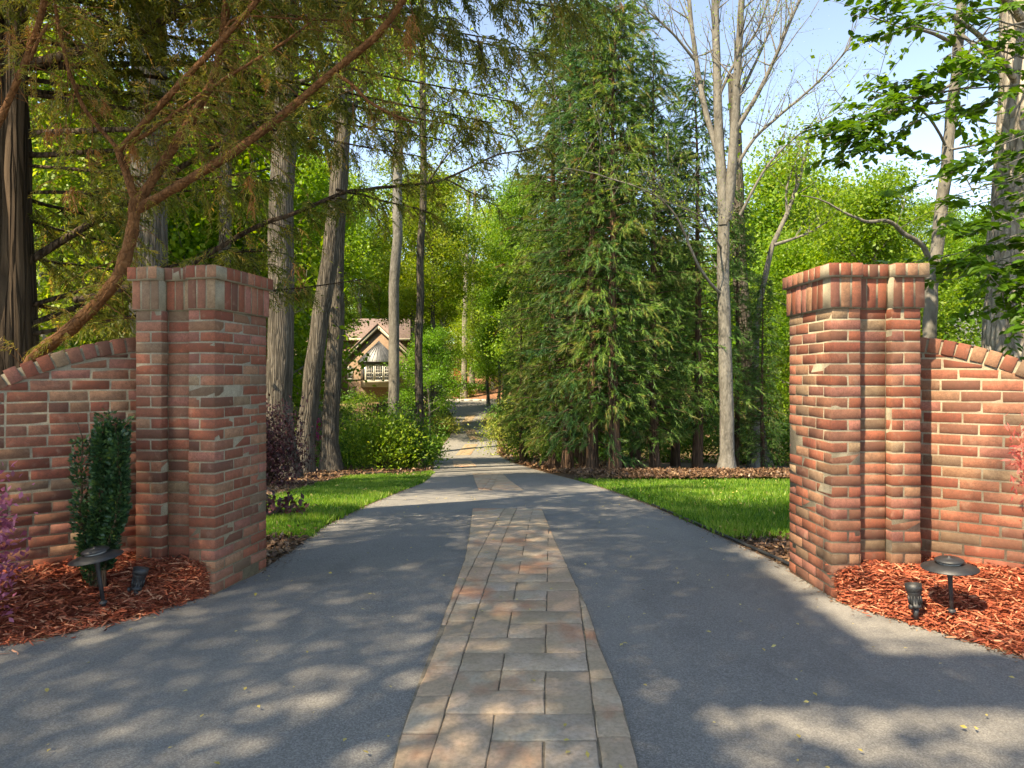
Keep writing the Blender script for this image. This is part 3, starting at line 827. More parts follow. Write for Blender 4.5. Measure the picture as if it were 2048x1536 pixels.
def spot(label, x, y, z, tilt):
    t = thing("spotlight", label, "garden light", (x, y, z), "black ground spotlights")
    b = Buf(); lathe(b, [(0, -.05), (.012, -.05), (.014, .012), (0, .014)], 12); b.obj("stake", M["black"], t, smooth=True)
    Mx = Matrix.Translation((0, 0, .012)) @ Matrix.Rotation(tilt[0], 4, 'X') @ Matrix.Rotation(tilt[1], 4, 'Y')
    b = Buf(); lathe(b, [(0, 0), (.026, .0), (.029, .006), (.029, .016), (.026, .018), (.030, .06), (.034, .068), (.034, .072), (.036, .074), (.036, .086)], 24, Mx); bd = b.obj("body", M["black"], t)
    b = Buf(); lathe(b, [(.036, .086), (.041, .088), (.042, .128), (.038, .128), (.037, .095), (0, .094)], 24, Mx); b.obj("hood", M["black"], t)
    b = Buf(); lathe(b, [(0, .0955), (.036, .0955), (.036, .1), (0, .1)], 20, Mx); b.obj("lens", M["lens"], t)
    b = Buf(); lathe(b, [(0, -.008), (.013, -.008), (.013, .008), (0, .008)], 14, Matrix.Translation((-.034, -.01, .02)) @ Matrix.Rotation(R(90), 4, 'Y')); b.obj("knob", M["black"], t)
    b = Buf()
    for a in np.linspace(0, 2 * math.pi, 13)[:-1]:
        c, s_ = math.cos(a), math.sin(a)
        V = np.array([(c * q - s_ * u * .0016, s_ * q + c * u * .0016, zz) for q in (.027, .0345) for u in (-1, 1) for zz in (.022, .066)])
        V = V @ np.array(Mx.to_3x3()).T + np.array(Mx.translation)
        b.add(V, np.array([[0, 1, 3, 2], [4, 6, 7, 5], [0, 4, 5, 1], [2, 3, 7, 6], [0, 2, 6, 4], [1, 5, 7, 3]]))
    b.obj("cooling_fins", M["black"], bd)
spot("black spotlight aimed up the shaded pier", -2.172, 3.945, .10, (R(-10), R(8)))
spot("black spotlight with side knob aimed up the sunlit pier", 2.185, 3.69, .085, (R(-8), R(-3)))

# black plastic edging along the lawn by the sunlit pier
b = Buf()
pts = [np.array(G(*p)) + (0.03, 0, .028) for p in ((1300, 1013), (1370, 1044), (1440, 1076), (1500, 1103), (1560, 1130), (1590, 1146))]
tube(b, resample(pts, 24), .013, 8)
tag(b.obj("lawn_edging", M["black"], smooth=True), "thin black plastic edging between lawn and drive", "edging")

# ------------------------------------------------------------------ clipped columnar holly
def holly():
    base = (-2.44, 3.99, .12)
    t = thing("columnar_holly", "narrow upright dark green holly before the shaded brick wall", "shrub", base)
    sb = Buf(); P_, D_ = [], []
    cols = [(-.075, -.01, 0, .96, .045), (-.04, .02, .0, .55, .05)] + [(.03 + .036 * (k % 4), rng.uniform(-.05, .05), 0, rng.uniform(.82, 1.13), .038) for k in range(9)]
    for ci, (x, y, z0, hh, rr) in enumerate(cols):
        x0 = x * .35
        fl = (.10 if ci > 1 else .02)
        n = 12
        zz = np.linspace(0, hh, n)
        px = x0 + (x - x0) * ss(0, .5, zz) + fl * .35 * (zz / 1.1) + rng.normal(0, .006, n)
        pts = np.stack([px, y * (.3 + .7 * ss(0, .4, zz)) + rng.normal(0, .004, n), zz], 1)
        tube(sb, pts, np.linspace(.009, .003, n), 6)
        m = 1300 if ci > 1 else 1000
        tt = rng.uniform(.12 if ci != 1 else .0, 1, m) if ci > 1 else rng.uniform(.05, .9, m)
        c = np.stack([np.interp(tt * hh, zz, pts[:, q]) for q in range(3)], 1)
        a = rng.uniform(0, 2 * math.pi, m); r_ = rr * np.sqrt(rng.random(m)) * (.6 + .5 * np.minimum(1, tt * 3))
        P_.append(c + np.stack([r_ * np.cos(a), r_ * np.sin(a), rng.normal(0, .01, m)], 1))
        D_.append(np.stack([np.cos(a), np.sin(a), rng.uniform(.2, 1.1, m)], 1) + rng.normal(0, .3, (m, 3)))
    sb.obj("stem", M["redbark"], t, smooth=True)
    p, d = np.concatenate(P_), np.concatenate(D_)
    L = rng.uniform(.018, .034, len(p))
    V, F = leafquads(p, d, L, L * .62, fold=.1)
    r = np.clip(rng.normal(.38, .2, len(p)) + .25 * ss(.85, 1.15, p[:, 2]), 0, 1)
    obj("foliage", V, F, M["holly"], t, rnd=r)
holly()

# ------------------------------------------------------------------ shrubs
def shrub(name, label, base, wx, wy, h, n, leaf, mat, cat="shrub", group=None, stems=7, bark="redbark", flat=.6, ratio=.5, shell=.55, lift=.12):
    t = thing(name, label, cat, base, group)
    sb = Buf()
    nc = max(14, int(n / 60))
    u = unit(rng.normal(size=(nc, 3))); u[:, 2] = np.abs(u[:, 2]) * 1.0
    rad = shell + (1 - shell) * rng.random(nc)
    C = np.stack([u[:, 0] * wx * rad, u[:, 1] * wy * rad, h * (lift + (.93 - lift) * np.clip(u[:, 2] * rad + rng.normal(0, .12, nc), 0, 1))], 1)
    for k in range(min(nc, max(stems, nc // 3))):
        e = C[k]; q = np.array([(e[0] * .08, e[1] * .08, -.05), (e[0] * .3, e[1] * .3, e[2] * .45), (e[0] * .75, e[1] * .75, e[2] * .85), e])
        tube(sb, resample(q, 7), np.linspace(.012 + .006 * h, .003, 7), 5)
    sb.obj("stem", M[bark], t, smooth=True)
    k = rng.integers(0, nc, n)
    p = C[k] + rng.normal(size=(n, 3)) * np.array([.20 * wx, .20 * wy, .10 * h]) * flat * 1.6
    p[:, 2] = np.maximum(p[:, 2], .02)
    d = rng.normal(size=(n, 3)) + unit(C[k]) * .8
    L = leaf * rng.uniform(.6, 1.4, n)
    V, F = leafquads(p, d, L, L * ratio, np.array([[0, -.3, .9]]))
    r = np.clip(rng.normal(.45, .22, n) + rng.normal(0, .12, nc)[k], 0, 1)
    obj("foliage", V, F, M[mat], t, rnd=r)
    return t
def sg(px, py): return np.array(G(px, py))
shrub("loropetalum_shrub", "pink leaved shrub cut by the frame before the shaded wall", (-2.87, 3.5, .1), .27, .25, .98, 3000, .036, "pink", ratio=.55, shell=.7)
shrub("red_maple_shrub", "pale red leaved twig cut by the frame before the sunlit wall", (2.86, 3.62, .15), .2, .14, 1.02, 1100, .04, "redleaf", ratio=.3, shell=.5, lift=.66)
shrub("loropetalum_shrub", "dark purple shrub at the foot of the big oak", sg(532, 975), .85, .7, 1.75, 6500, .07, "purple", shell=.3, flat=.7)
shrub("ground_cover_shrub", "low purplish shrub in grass behind the shaded pier", sg(543, 1040), .34, .3, .32, 420, .07, "purple")
shrub("azalea_bush", "small bright pink azalea between the leaning trunk and oak", sg(632, 892), .75, .6, 1.9, 900, .14, "azalea")
for k, (px, py, wx, h, n) in enumerate([(700, 935, 1.2, 1.9, 2600), (760, 940, 1.3, 2.1, 3200), (815, 938, 1.1, 2.0, 2800), (725, 918, 1.5, 2.5, 2600), (790, 915, 1.6, 2.7, 2600), (850, 928, .8, 1.4, 1500)]):
    shrub("leafy_shrub", ["bright green shrub nearest the leaning trunk", "bright green shrub at front of the thicket", "bright green shrub before the thin dark trunk", "tall green shrub behind the thicket near the oak", "tall green shrub behind the thicket toward the drive", "low green shrub at the drive end of the thicket"][k],
          sg(px, py), wx, wx * .8, h, int(n * 1.5), .11, "springleaf" if k % 2 else "midleaf", group="green thicket by the drive", shell=.3, flat=.8)
shrub("yellow_green_shrub", "round yellow green shrub beside the far drive", sg(880, 868), 1.5, 1.2, 1.5, 1800, .16, "yellowleaf")
shrub("dark_evergreen_shrub", "dark glossy evergreen at the house corner", sg(858, 842), 1.8, 1.5, 4.0, 2500, .22, "holly")
shrub("orange_shrub", "orange red shrub on the far bank", (-4.0 - 3.0, 84, P(84)), 1.5, 1.2, 2.4, 900, .24, "orangeleaf")
shrub("purple_hedge_shrub", "purple hedge on the bank nearest the house", (-9.6, 98, P(98)), 2.4, 1, 1.9, 1300, .26, "purple")
shrub("purple_hedge_shrub", "purple hedge on the bank toward the pale trunks", (-6.8, 98, P(98)), 1.9, 1, 1.9, 1100, .26, "purple")
for k, (px, Y_, wx, h) in enumerate([(905, 76, 1.6, 1.4), (930, 79, 1.3, 1.2), (955, 81, 1.6, 1.3), (985, 86, 2.4, 2.6), (890, 88, 2.4, 2.2), (940, 92, 2.6, 2.0)]):
    shrub("bank_shrub", ["low shrub at the court edge below the bank", "pale clump below the pale trunks", "low green clump right of the pale trunks", "loose green shrub on the bank behind conifers", "green shrub on the bank by the house", "green shrub high on the bank"][k],
          ((px - 1024) / FPX * Y_, Y_, float(P(Y_))), wx, wx * .7, h, 1000, .22, ["yellowleaf", "springleaf", "midleaf"][k % 3], group="shrubs on the far bank")
for k, (px, Y_, wx, h, m_) in enumerate([(690, 66, 2.2, 2.0, "midleaf"), (735, 68, 2.4, 1.6, "springleaf"), (800, 70, 1.8, 1.6, "yellowleaf"), (660, 60, 1.8, 1.2, "midleaf"), (620, 62, 2.2, 1.2, "yellowleaf"), (770, 60, 1.6, 1.3, "purple")]):
    shrub("foundation_shrub", ["green shrub below the house wall", "light green shrub below the bay window", "yellow green shrub at the house corner", "low green shrub before the house lawn", "low yellow green shrub near the steps", "reddish low shrub before the bay window"][k],
          ((px - 1024) / FPX * Y_, Y_, float(P(Y_))), wx, wx * .7, h, 1100, .2, m_, group="shrubs before the house")
for k, (px, Y_, wx, h) in enumerate([(1090, 33, 2.0, 2.4), (1150, 31, 1.9, 2.2), (1215, 32, 2.0, 2.6), (1275, 30, 1.9, 2.3), (1340, 31, 2.0, 2.8), (1400, 30, 1.8, 2.4), (1490, 28, 1.6, 2.2), (1550, 27, 1.6, 2.4), (1600, 30, 2.0, 3.2)]):
    shrub("undergrowth_shrub", ["sunny shrub behind the pale paired conifer trunks", "sunny shrub behind the conifer nearest the drive", "sunny shrub behind the dark conifer trunk", "sunny shrub behind the reddish conifer trunk", "sunny shrub in the gap amid the conifers", "sunny shrub behind conifers near the forked tree", "green shrub right of the forked tree base", "green shrub beside the small bushy conifer", "tall green shrub hidden half by the sunlit pier"][k],
          ((px - 1024) / FPX * Y_, Y_, float(P(Y_))), wx, wx * .7, h, 2200, .15, ["springleaf", "midleaf"][k % 2], group="undergrowth behind the conifers", shell=.3)
# twiggy half-bare shrubs at the conifers' drive side
for k, (px, py, wx, h) in enumerate([(1012, 912, 1.3, 3.0), (1052, 925, 1.4, 3.4), (1000, 880, 1.6, 2.6)]):
    shrub("twiggy_shrub", ["twiggy olive shrub where the conifers meet the drive", "tall twiggy olive shrub under the conifers", "far twiggy shrub leaning over the drive edge"][k], sg(px, py), wx, wx, h, 2300, .12, ["yellowleaf", "midleaf", "midleaf"][k], group="olive shrubs by the drive", shell=.3, stems=14)

# ------------------------------------------------------------------ broadleaf trees
def broadleaf(H, h0, spread, nl, leaf, nleaf, r0, seed, clump=.55, lean=(0, 0), up=.55):
    global rng
    keep = rng; rng = np.random.default_rng(seed)
    tb = Buf(); n = 16
    z = np.linspace(-.4, H * .93, n); t = np.clip(z / H, 0, 1)
    wob = np.cumsum(rng.normal(0, .05, (n, 2)), 0) * (H / 15)
    pts = np.stack([wob[:, 0] + lean[0] * z, wob[:, 1] + lean[1] * z, z], 1); pts[:2, :2] = pts[1, :2]
    rad = r0 * (1 - .9 * t) + .45 * r0 * np.exp(-np.maximum(z, 0) * 2.2)
    tube(tb, pts, rad, 12, .03)
    C = []
    for k in range(nl):
        zz = h0 + (H * .92 - h0) * ((k + rng.random() * .8) / nl)
        o = np.array([np.interp(zz, z, pts[:, q]) for q in range(3)])
        rt = float(np.interp(zz, z, rad))
        az = k * 2.4 + rng.normal(0, .3); f = (zz - h0) / max(.1, H - h0)
        Ln = spread * (.55 + .9 * f) * (1 - f ** 3) * rng.uniform(.7, 1.15) if h0 > 4 else spread * (1 - .75 * f) * rng.uniform(.75, 1.15)
        el = R(15 + 45 * f) * rng.uniform(.7, 1.3)
        m = 7; s_ = np.linspace(0, 1, m)
        dr_ = np.array([math.cos(az) * math.cos(el), math.sin(az) * math.cos(el), math.sin(el)])
        q = o + s_[:, None] * Ln * dr_ + np.stack([0 * s_, 0 * s_, up * Ln * .3 * s_ ** 2], 1) + np.cumsum(rng.normal(0, .04 * Ln, (m, 3)), 0) * s_[:, None]
        tube(tb, q, np.linspace(max(.02, rt * .45), .012, m), 6)
        for b_ in range(5):
            f2 = rng.uniform(.3, 1); o2 = np.array([np.interp(f2, s_, q[:, c]) for c in range(3)])
            d2 = unit(dr_ + rng.normal(0, .7, 3) + np.array([0, 0, .15])); L2 = Ln * rng.uniform(.25, .45)
            q2 = o2 + np.linspace(0, 1, 4)[:, None] * L2 * d2 + np.cumsum(rng.normal(0, .03 * L2, (4, 3)), 0)
            tube(tb, q2, np.linspace(.018 + .01 * r0, .005, 4), 4)
            C += [q2[-1], q2[2], q2[1] * .5 + q2[2] * .5]
        C += [q[-1], q[-2], q[-3]]
    C = np.array(C); k = rng.integers(0, len(C), nleaf)
    p = C[k] + rng.normal(size=(nleaf, 3)) * np.array([clump, clump, clump * .45])
    p[:, 2] -= .1 * np.abs(rng.normal(0, 1, nleaf)) * clump
    d = rng.normal(size=(nleaf, 3)) + np.array([0, 0, -.35])
    L = leaf * rng.uniform(.65, 1.35, nleaf)
    V, F = leafquads(p, d, L, L * .62, np.array([[0, -.35, .75]]))
    r = np.clip(rng.normal(.45, .2, nleaf) + rng.normal(0, .16, len(C))[k], 0, 1)
    a = tb.out(); rng = keep
    return a, (V, F, r)
def tree_proto(name, spec, bark, leafm):
    (tv, tf, tr), (V, F, r) = broadleaf(**spec)
    return mesh(name + "_trunk", tv, tf, M[bark], smooth=True), mesh(name + "_crown", V, F, M[leafm], r)
def plant(name, protos, label, loc, s=1.0, rz=0.0, group=None, cat="tree"):
    t = thing(name, label, cat, loc, group)
    t.rotation_euler = (0, 0, rz); t.scale = (s, s, s)
    link("trunk", protos[0], t); cr = link("crown", protos[1], t)
    kb = rng.uniform(.72, 1.12); cr.color = (kb * rng.uniform(.75, 1.15), kb, kb * rng.uniform(.7, 1.3), 1)
    return t
PR = dict(
    tall=tree_proto("tall", dict(H=21, h0=9.5, spread=4.2, nl=22, leaf=.18, nleaf=34000, r0=.30, seed=1, clump=.75), "oak", "springleaf"),
    tall2=tree_proto("tallb", dict(H=19, h0=8, spread=3.6, nl=20, leaf=.175, nleaf=28000, r0=.24, seed=2, clump=.7), "greybark", "springleaf"),
    mid=tree_proto("mid", dict(H=13, h0=3.2, spread=3.8, nl=22, leaf=.155, nleaf=25000, r0=.17, seed=3, clump=.6), "greybark", "springleaf"),
    mid2=tree_proto("midb", dict(H=12, h0=2.4, spread=3.6, nl=20, leaf=.16, nleaf=24000, r0=.15, seed=4, clump=.6), "oak", "midleaf"),
    wide=tree_proto("wide", dict(H=15, h0=1.5, spread=4.6, nl=28, leaf=.19, nleaf=31000, r0=.2, seed=5, clump=.75), "greybark", "springleaf"),
    under=tree_proto("under", dict(H=6.5, h0=1.6, spread=2.6, nl=16, leaf=.10, nleaf=14000, r0=.07, seed=6, clump=.34, up=.2), "greybark", "springleaf"),
)
def xz(px, Y_): return ((px - 1024) / FPX * Y_, Y_, float(P(Y_)) - .05)

# named trunks in the middle distance, each traced as a path in space
def traced(name, label, cat, paths, bark, leaf=None, clumps=None, nleaf=0, lsize=.12, csize=.5, k=14, rough=.035, twigs=0, twl=1.0, group=None, lm="springleaf", bias=(0, -.3, .8)):
    """paths: list of (pixel points with depth, r0, r1)"""
    p0 = paths[0][0][0]; base = U(*p0)
    t = thing(name, label, cat, base, group)
    tb = Buf(); ends = []
    for pi, (pts, r0, r1) in enumerate(paths):
        W_ = np.array([U(*p) for p in pts]) - base
        n = max(8, 3 * len(pts)); q = resample(W_, n)
        q = q + np.cumsum(rng.normal(0, .0014, (n, 3)), 0) * (np.linalg.norm(W_[-1] - W_[0]))
        q[0] = W_[0]
        rad = np.linspace(r0, r1, n)
        if pi == 0:
            dist = np.linalg.norm(q - q[0], axis=1); rad = rad + r0 * .5 * np.exp(-dist * 2.0 / max(.3, r0 * 2.5))
        tube(tb, q, rad, k if r0 > .05 else 7, rough)
        ends.append(q)
        for _ in range(twigs if pi else twigs // 2):
            f = rng.uniform(.25 if pi else .72, 1); o = np.array([np.interp(f, np.linspace(0, 1, n), q[:, c]) for c in range(3)])
            tn = unit(q[min(n - 1, int(f * n) + 1 if int(f * n) + 1 < n else n - 1)] - q[max(0, int(f * n) - 1)])
            d = unit(tn * .8 + rng.normal(0, .55, 3) + np.array([0, 0, .3])); L = twl * rng.uniform(.4, 1.2)
            m = 5; s_ = np.linspace(0, 1, m)[:, None]
            q2 = o + s_ * L * d + np.array([0, 0, .18 * L]) * s_ ** 2 + np.cumsum(rng.normal(0, .03 * L, (m, 3)), 0) * s_
            tube(tb, q2, np.linspace(max(.005, min(.03, r1 * .8)), .0025, m), 5)
            for _2 in range(3):
                o3 = q2[rng.integers(2, m)]; d3 = unit(d + rng.normal(0, .6, 3)); L3 = L * .4
                q3 = o3 + np.linspace(0, 1, 4)[:, None] * L3 * d3 + np.cumsum(rng.normal(0, .02 * L3, (4, 3)), 0)
                tube(tb, q3, np.linspace(.0045, .002, 4), 4); ends.append(q3)
    V, F, r = tb.out(); obj("trunk", V, F, M[bark], t, smooth=True)
    if nleaf:
        if clumps is not None: C = np.array([U(*c) for c in clumps]) - base
        else: C = np.concatenate([e[len(e) // 2:] for e in (ends[1:] or ends)])
        kk = rng.integers(0, len(C), nleaf)
        p = C[kk] + rng.normal(size=(nleaf, 3)) * np.array([csize, csize, csize * .45])
        d = rng.normal(size=(nleaf, 3)) + np.array([0, 0, -.4])
        L = lsize * rng.uniform(.65, 1.35, nleaf)
        V, F = leafquads(p, d, L, L * .6, np.array([bias]))
        obj("crown", V, F, M[lm], t, rnd=np.clip(rng.normal(.45, .2, nleaf) + rng.normal(0, .15, len(C))[kk], 0, 1))
    return t
def gpy(Y_): return HORY + FPX * (CAMZ - float(P(Y_))) / Y_
def D(pts, Y_, y1=None): return [(a, b, Y_ + ((y1 or Y_) - Y_) * i / max(1, len(pts) - 1)) for i, (a, b) in enumerate(pts)]
YA = 17.0
traced("oak_tree", "thick dark oak trunk rising just behind the shaded pier", "tree", [(D([(566, gpy(YA)), (562, 800), (566, 560), (572, 300), (576, 0), (580, -400)], YA), .335, .25), (D([(576, 0), (640, -150), (740, -300)], YA, 15), .12, .05), (D([(575, 60), (500, -150), (400, -300)], YA, 18), .12, .05), (D([(571, 175), (640, 150), (700, 120)], YA, 16), .08, .02)], "oak", nleaf=3500, lsize=.14, csize=.6, twigs=8)
traced("oak_tree", "leaning oak trunk with furrowed bark beside the lawn", "tree", [(D([(606, 950), (622, 800), (645, 660), (668, 500), (690, 350), (705, 170), (712, -60), (716, -300)], 19.2), .255, .18), (D([(700, 230), (740, 150), (800, 80)], 19.2, 22), .09, .03), (D([(708, 60), (650, -60), (600, -120)], 19.2, 18), .09, .03)], "oak", nleaf=3500, lsize=.15, csize=.6, twigs=8)
traced("oak_tree", "straight grey oak trunk flaring at its base beside the thicket", "tree", [(D([(664, 938), (664, 850), (665, 700), (668, 560), (672, 380), (678, 200), (680, -100), (682, -300)], 21), .255, .2), (D([(672, 380), (640, 250), (632, 150)], 21, 23), .08, .03)], "oak", nleaf=3000, lsize=.15, csize=.7, twigs=6)
traced("oak_tree", "pale ridged trunk behind the cypress above the shaded pier", "tree", [(D([(306, gpy(12.5)), (305, 700), (304, 450), (306, 200), (310, 0), (312, -300)], 12.5), .335, .27), (D([(308, 60), (250, -80), (200, -200)], 12.5), .1, .04)], "oak", nleaf=1200, lsize=.12, csize=.6, twigs=4)
traced("oak_tree", "slim dark trunk between the pier and the big oak", "tree", [(D([(452, gpy(19)), (453, 600), (455, 300), (458, 0), (460, -250)], 19), .19, .13)], "oak")
traced("tall_tree", "mottled trunk standing before the bay window", "tree", [(D([(786, gpy(36)), (785, 740), (784, 600), (786, 480), (788, 380), (790, 200), (792, 0), (793, -200)], 36), .30, .2), (D([(788, 330), (820, 260), (860, 200)], 36), .09, .03), (D([(788, 300), (750, 220), (720, 150)], 36), .09, .03)], "greybark", nleaf=4500, lsize=.2, csize=1.0, twigs=12, twl=2.5)
traced("tall_tree", "thin straight dark trunk rising from the thicket", "tree", [(D([(840, gpy(26)), (840, 800), (842, 600), (845, 400), (848, 250), (850, 0), (851, -200)], 26), .16, .1), (D([(846, 380), (900, 300), (940, 270)], 26), .05, .02), (D([(848, 250), (800, 170), (770, 120)], 26), .05, .02)], "oak", nleaf=3500, lsize=.16, csize=.8, twigs=10, twl=1.8)
for k, (px, Y_, r) in enumerate([(883, 62, .2), (928, 78, .34), (944, 84, .3), (1085, 60, .25), (825, 60, .2)]):
    traced("slender_tree", ["slender pale trunk on the far bank by the purple hedge", "pale trunk at the head of the drive", "slim trunk just right of the pale one at the drive head", "far grey trunk seen behind the conifers", "thin trunk at the house corner"][k], "tree",
           [(D([(px, gpy(Y_)), (px + 1, 650), (px + 3, 500), (px + 5, 380)], Y_), r, r * .6), (D([(px + 2, 560), (px + 30, 500), (px + 50, 470)], Y_), r * .35, .03), (D([(px + 2, 540), (px - 25, 480), (px - 50, 450)], Y_), r * .35, .03)], "palebark" if k != 4 else "greybark", nleaf=2600, lsize=.3, csize=1.4, twigs=8, twl=3, group="slim trunks round the drive head")

# pale forked tree before the conifers, nearly bare
YB = 19.6
traced("forked_grey_tree", "pale smooth forked tree, almost bare, before the conifers", "tree",
       [(D([(1453, gpy(YB)), (1452, 800), (1449, 650), (1447, 540), (1448, 430)], YB), .205, .16),
        (D([(1447, 450), (1440, 330), (1434, 220), (1432, 80), (1432, -80)], YB), .15, .09),
        (D([(1452, 440), (1462, 350), (1470, 260), (1480, 120), (1488, -40)], YB, 19), .15, .08),
        (D([(1440, 320), (1412, 235), (1393, 140), (1380, 20), (1372, -80)], YB, 20.5), .09, .05),
        (D([(1470, 262), (1510, 200), (1550, 120), (1580, 40), (1620, -40)], 19.3, 18.5), .07, .03),
        (D([(1462, 360), (1500, 280), (1570, 220), (1640, 160), (1700, 90)], YB, 18), .055, .02),
        (D([(1475, 200), (1530, 90), (1560, 0)], YB, 20), .05, .02),
        (D([(1480, 430), (1530, 330), (1600, 260), (1660, 230)], 19.6, 18), .045, .015),
        (D([(1444, 590), (1410, 560), (1385, 520), (1360, 440), (1310, 390), (1200, 350), (1125, 338)], YB, 17.5), .05, .008),
        (D([(1445, 500), (1420, 460), (1405, 430), (1330, 400)], YB, 18), .035, .008),
        (D([(1436, 200), (1470, 120), (1520, 60), (1540, -20)], YB, 19), .05, .02),
        (D([(1390, 120), (1340, 60), (1280, 10)], YB, 19), .045, .015)], "greybark", nleaf=4200, lsize=.055, csize=.22, twigs=19, twl=1.5)
traced("slanting_tree", "dark slanting tree between the forked tree and sunlit pier", "tree",
       [(D([(1508, gpy(24)), (1515, 700), (1522, 600), (1545, 500), (1575, 430), (1610, 350), (1625, 260)], 24), .16, .05), (D([(1548, 490), (1610, 470), (1660, 440)], 24), .06, .02), (D([(1575, 430), (1570, 380), (1600, 300)], 24), .05, .015)], "greybark", nleaf=3000, lsize=.13, csize=.5, twigs=10, twl=1.3)
traced("slanting_tree", "broad shaded trunk leaning behind the forked tree", "tree", [(D([(1520, gpy(26)), (1505, 740), (1490, 640), (1478, 500), (1470, 350), (1465, 150)], 26), .33, .2)], "oak", nleaf=600, lsize=.15, csize=.8, twigs=0)
# crooked tree behind the sunlit pier
YC = 9.5
traced("crooked_tree", "crooked grey trunk behind the sunlit pier with a bent side limb", "tree",
       [(D([(1858, gpy(YC)), (1855, 800), (1853, 640), (1856, 560), (1866, 500), (1868, 460), (1879, 400), (1890, 300), (1897, 200), (1908, 120), (1918, 0), (1925, -160)], YC), .1, .06),
        (D([(1857, 520), (1848, 490), (1830, 478), (1803, 465), (1790, 445), (1770, 437), (1735, 445), (1700, 430), (1640, 398), (1600, 390)], YC, 9), .04, .006),
        (D([(1896, 300), (1950, 290), (1985, 285)], YC), .02, .006), (D([(1898, 215), (1950, 240), (2010, 250), (2040, 275)], YC), .018, .006),
        (D([(1893, 330), (1930, 350), (1950, 390)], YC), .018, .005), (D([(1912, 60), (1960, 100), (2000, 150)], YC, 9), .03, .008), (D([(1910, 90), (1860, 60), (1800, 55), (1740, 30)], YC, 8.5), .03, .006), (D([(1900, 170), (1850, 200), (1790, 190), (1730, 180)], YC, 8.5), .025, .005),
        (D([(1890, 290), (1850, 215), (1800, 215), (1730, 240), (1670, 262)], YC, 8.3), .02, .004)], "greybark", nleaf=500, lsize=.06, csize=.2, twigs=4, twl=.7)
# big pale trunk at the frame edge and its leafy low limbs
def leafy_sprays(t, base, twigs_px, n_per, lsize, lm, bark):
    """flat leaf sprays along twigs"""
    tb = Buf(); Pp, Dd = [], []
    for pts in twigs_px:
        W_ = np.array([U(*p) for p in pts]) - base
        q = resample(W_, 10); tube(tb, q, np.linspace(.012, .003, 10), 5)
        L = np.linalg.norm(W_[-1] - W_[0])
        for s_ in range(7):
            f = rng.uniform(.15, 1); o = np.array([np.interp(f, np.linspace(0, 1, 10), q[:, c]) for c in range(3)])
            d = unit(unit(W_[-1] - W_[0]) * .6 + rng.normal(0, .6, 3) * np.array([1, 1, .35])); l2 = L * rng.uniform(.18, .4)
            q2 = o + np.linspace(0, 1, 5)[:, None] * l2 * d + np.array([0, 0, -.12 * l2]) * np.linspace(0, 1, 5)[:, None] ** 2
            tube(tb, q2, np.linspace(.005, .002, 5), 4)
            m = n_per; g_ = rng.uniform(.05, 1.05, m)
            c = o + g_[:, None] * l2 * d + rng.normal(0, .03, (m, 3)) * np.array([1, 1, .5])
            sd = unit(np.cross(d, [0, 0, 1.])) * rng.choice([-1, 1], m)[:, None]
            Pp.append(c); Dd.append(d * .5 + sd + np.stack([rng.normal(0, .3, m), rng.normal(0, .3, m), rng.normal(-.25, .25, m)], 1))
    V, F, r = tb.out(); obj("branch", V, F, M[bark], t, smooth=True)
    p, d = np.concatenate(Pp), np.concatenate(Dd); n = len(p)
    L = lsize * rng.uniform(.6, 1.3, n); d = unit(d)
    s_ = unit(np.cross(d, np.array([[0, -.2, 1.]]) + rng.normal(0, .35, (n, 3)))); u_ = np.cross(s_, d); L = L[:, None]
    V = np.stack([p, p + .3 * L * d + .30 * L * s_ + .05 * L * u_, p + .7 * L * d + .22 * L * s_, p + L * d - .08 * L * u_, p + .7 * L * d - .22 * L * s_, p + .3 * L * d - .30 * L * s_ + .05 * L * u_], 1)
    b0 = np.arange(n)[:, None] * 6
    F = np.concatenate([b0 + np.array([[0, 1, 2, 3]]), b0 + np.array([[0, 3, 4, 5]])])
    r = np.clip(rng.normal(.45, .22, n), 0, 1)
    obj("crown", V.reshape(-1, 3), F, M[lm], t, rnd=np.concatenate([r, r]))
YD = 8.6
t = traced("pale_trunk_tree", "massive pale trunk at the frame edge over the sunlit wall", "tree",
       [(D([(2036, gpy(YD)), (2034, 800), (2036, 600), (2042, 400), (2052, 200), (2062, 0), (2080, -300)], YD), .36, .27), (D([(2050, 190), (2010, 130), (1960, 70), (1900, 30)], YD, 7.5), .05, .02), (D([(2060, 60), (2000, -20), (1900, -80)], YD, 7), .06, .02)], "palebark", k=20)
b0 = np.array(t.location)
tw = []
for (x0, y0, x1, y1, ya, yb) in [(2060, 120, 1700, 30, 8, 7.2), (2060, 60, 1720, -10, 8, 7.4), (2040, 140, 1780, 170, 8, 7.4), (2050, 170, 1760, 215, 8, 7.4), (1960, 170, 1650, 255, 7.6, 7), (1900, 200, 1640, 280, 7.6, 7), (1930, 210, 1730, 300, 7.6, 7), (2060, 100, 1900, 200, 8, 7.2), (2060, 40, 1880, 120, 8, 7), (2060, 10, 1800, 60, 8, 7), (2055, 180, 1930, 230, 8, 7.3), (1850, 190, 1690, 290, 7.5, 6.9), (2050, -40, 1840, 20, 7.6, 7)]:
    tw.append([(x0, y0, ya), ((x0 + x1) / 2, (y0 + y1) / 2 - 14, (ya + yb) / 2), (x1, y1, yb)])
leafy_sprays(t, b0, tw, 27, .105, "mapleleaf", "greybark")
t = thing("overhanging_maple", "dark leafed maple limbs hanging over the sunlit wall", "tree", U(2330, gpy(6.2), 6.2))
b0 = np.array(t.location)
tb = Buf(); q = np.array([U(2330, gpy(6.2) + 20, 6.2), U(2320, 700, 6.2), U(2300, 300, 6.2), U(2310, -100, 6.2), U(2300, -500, 6.2)]) - b0
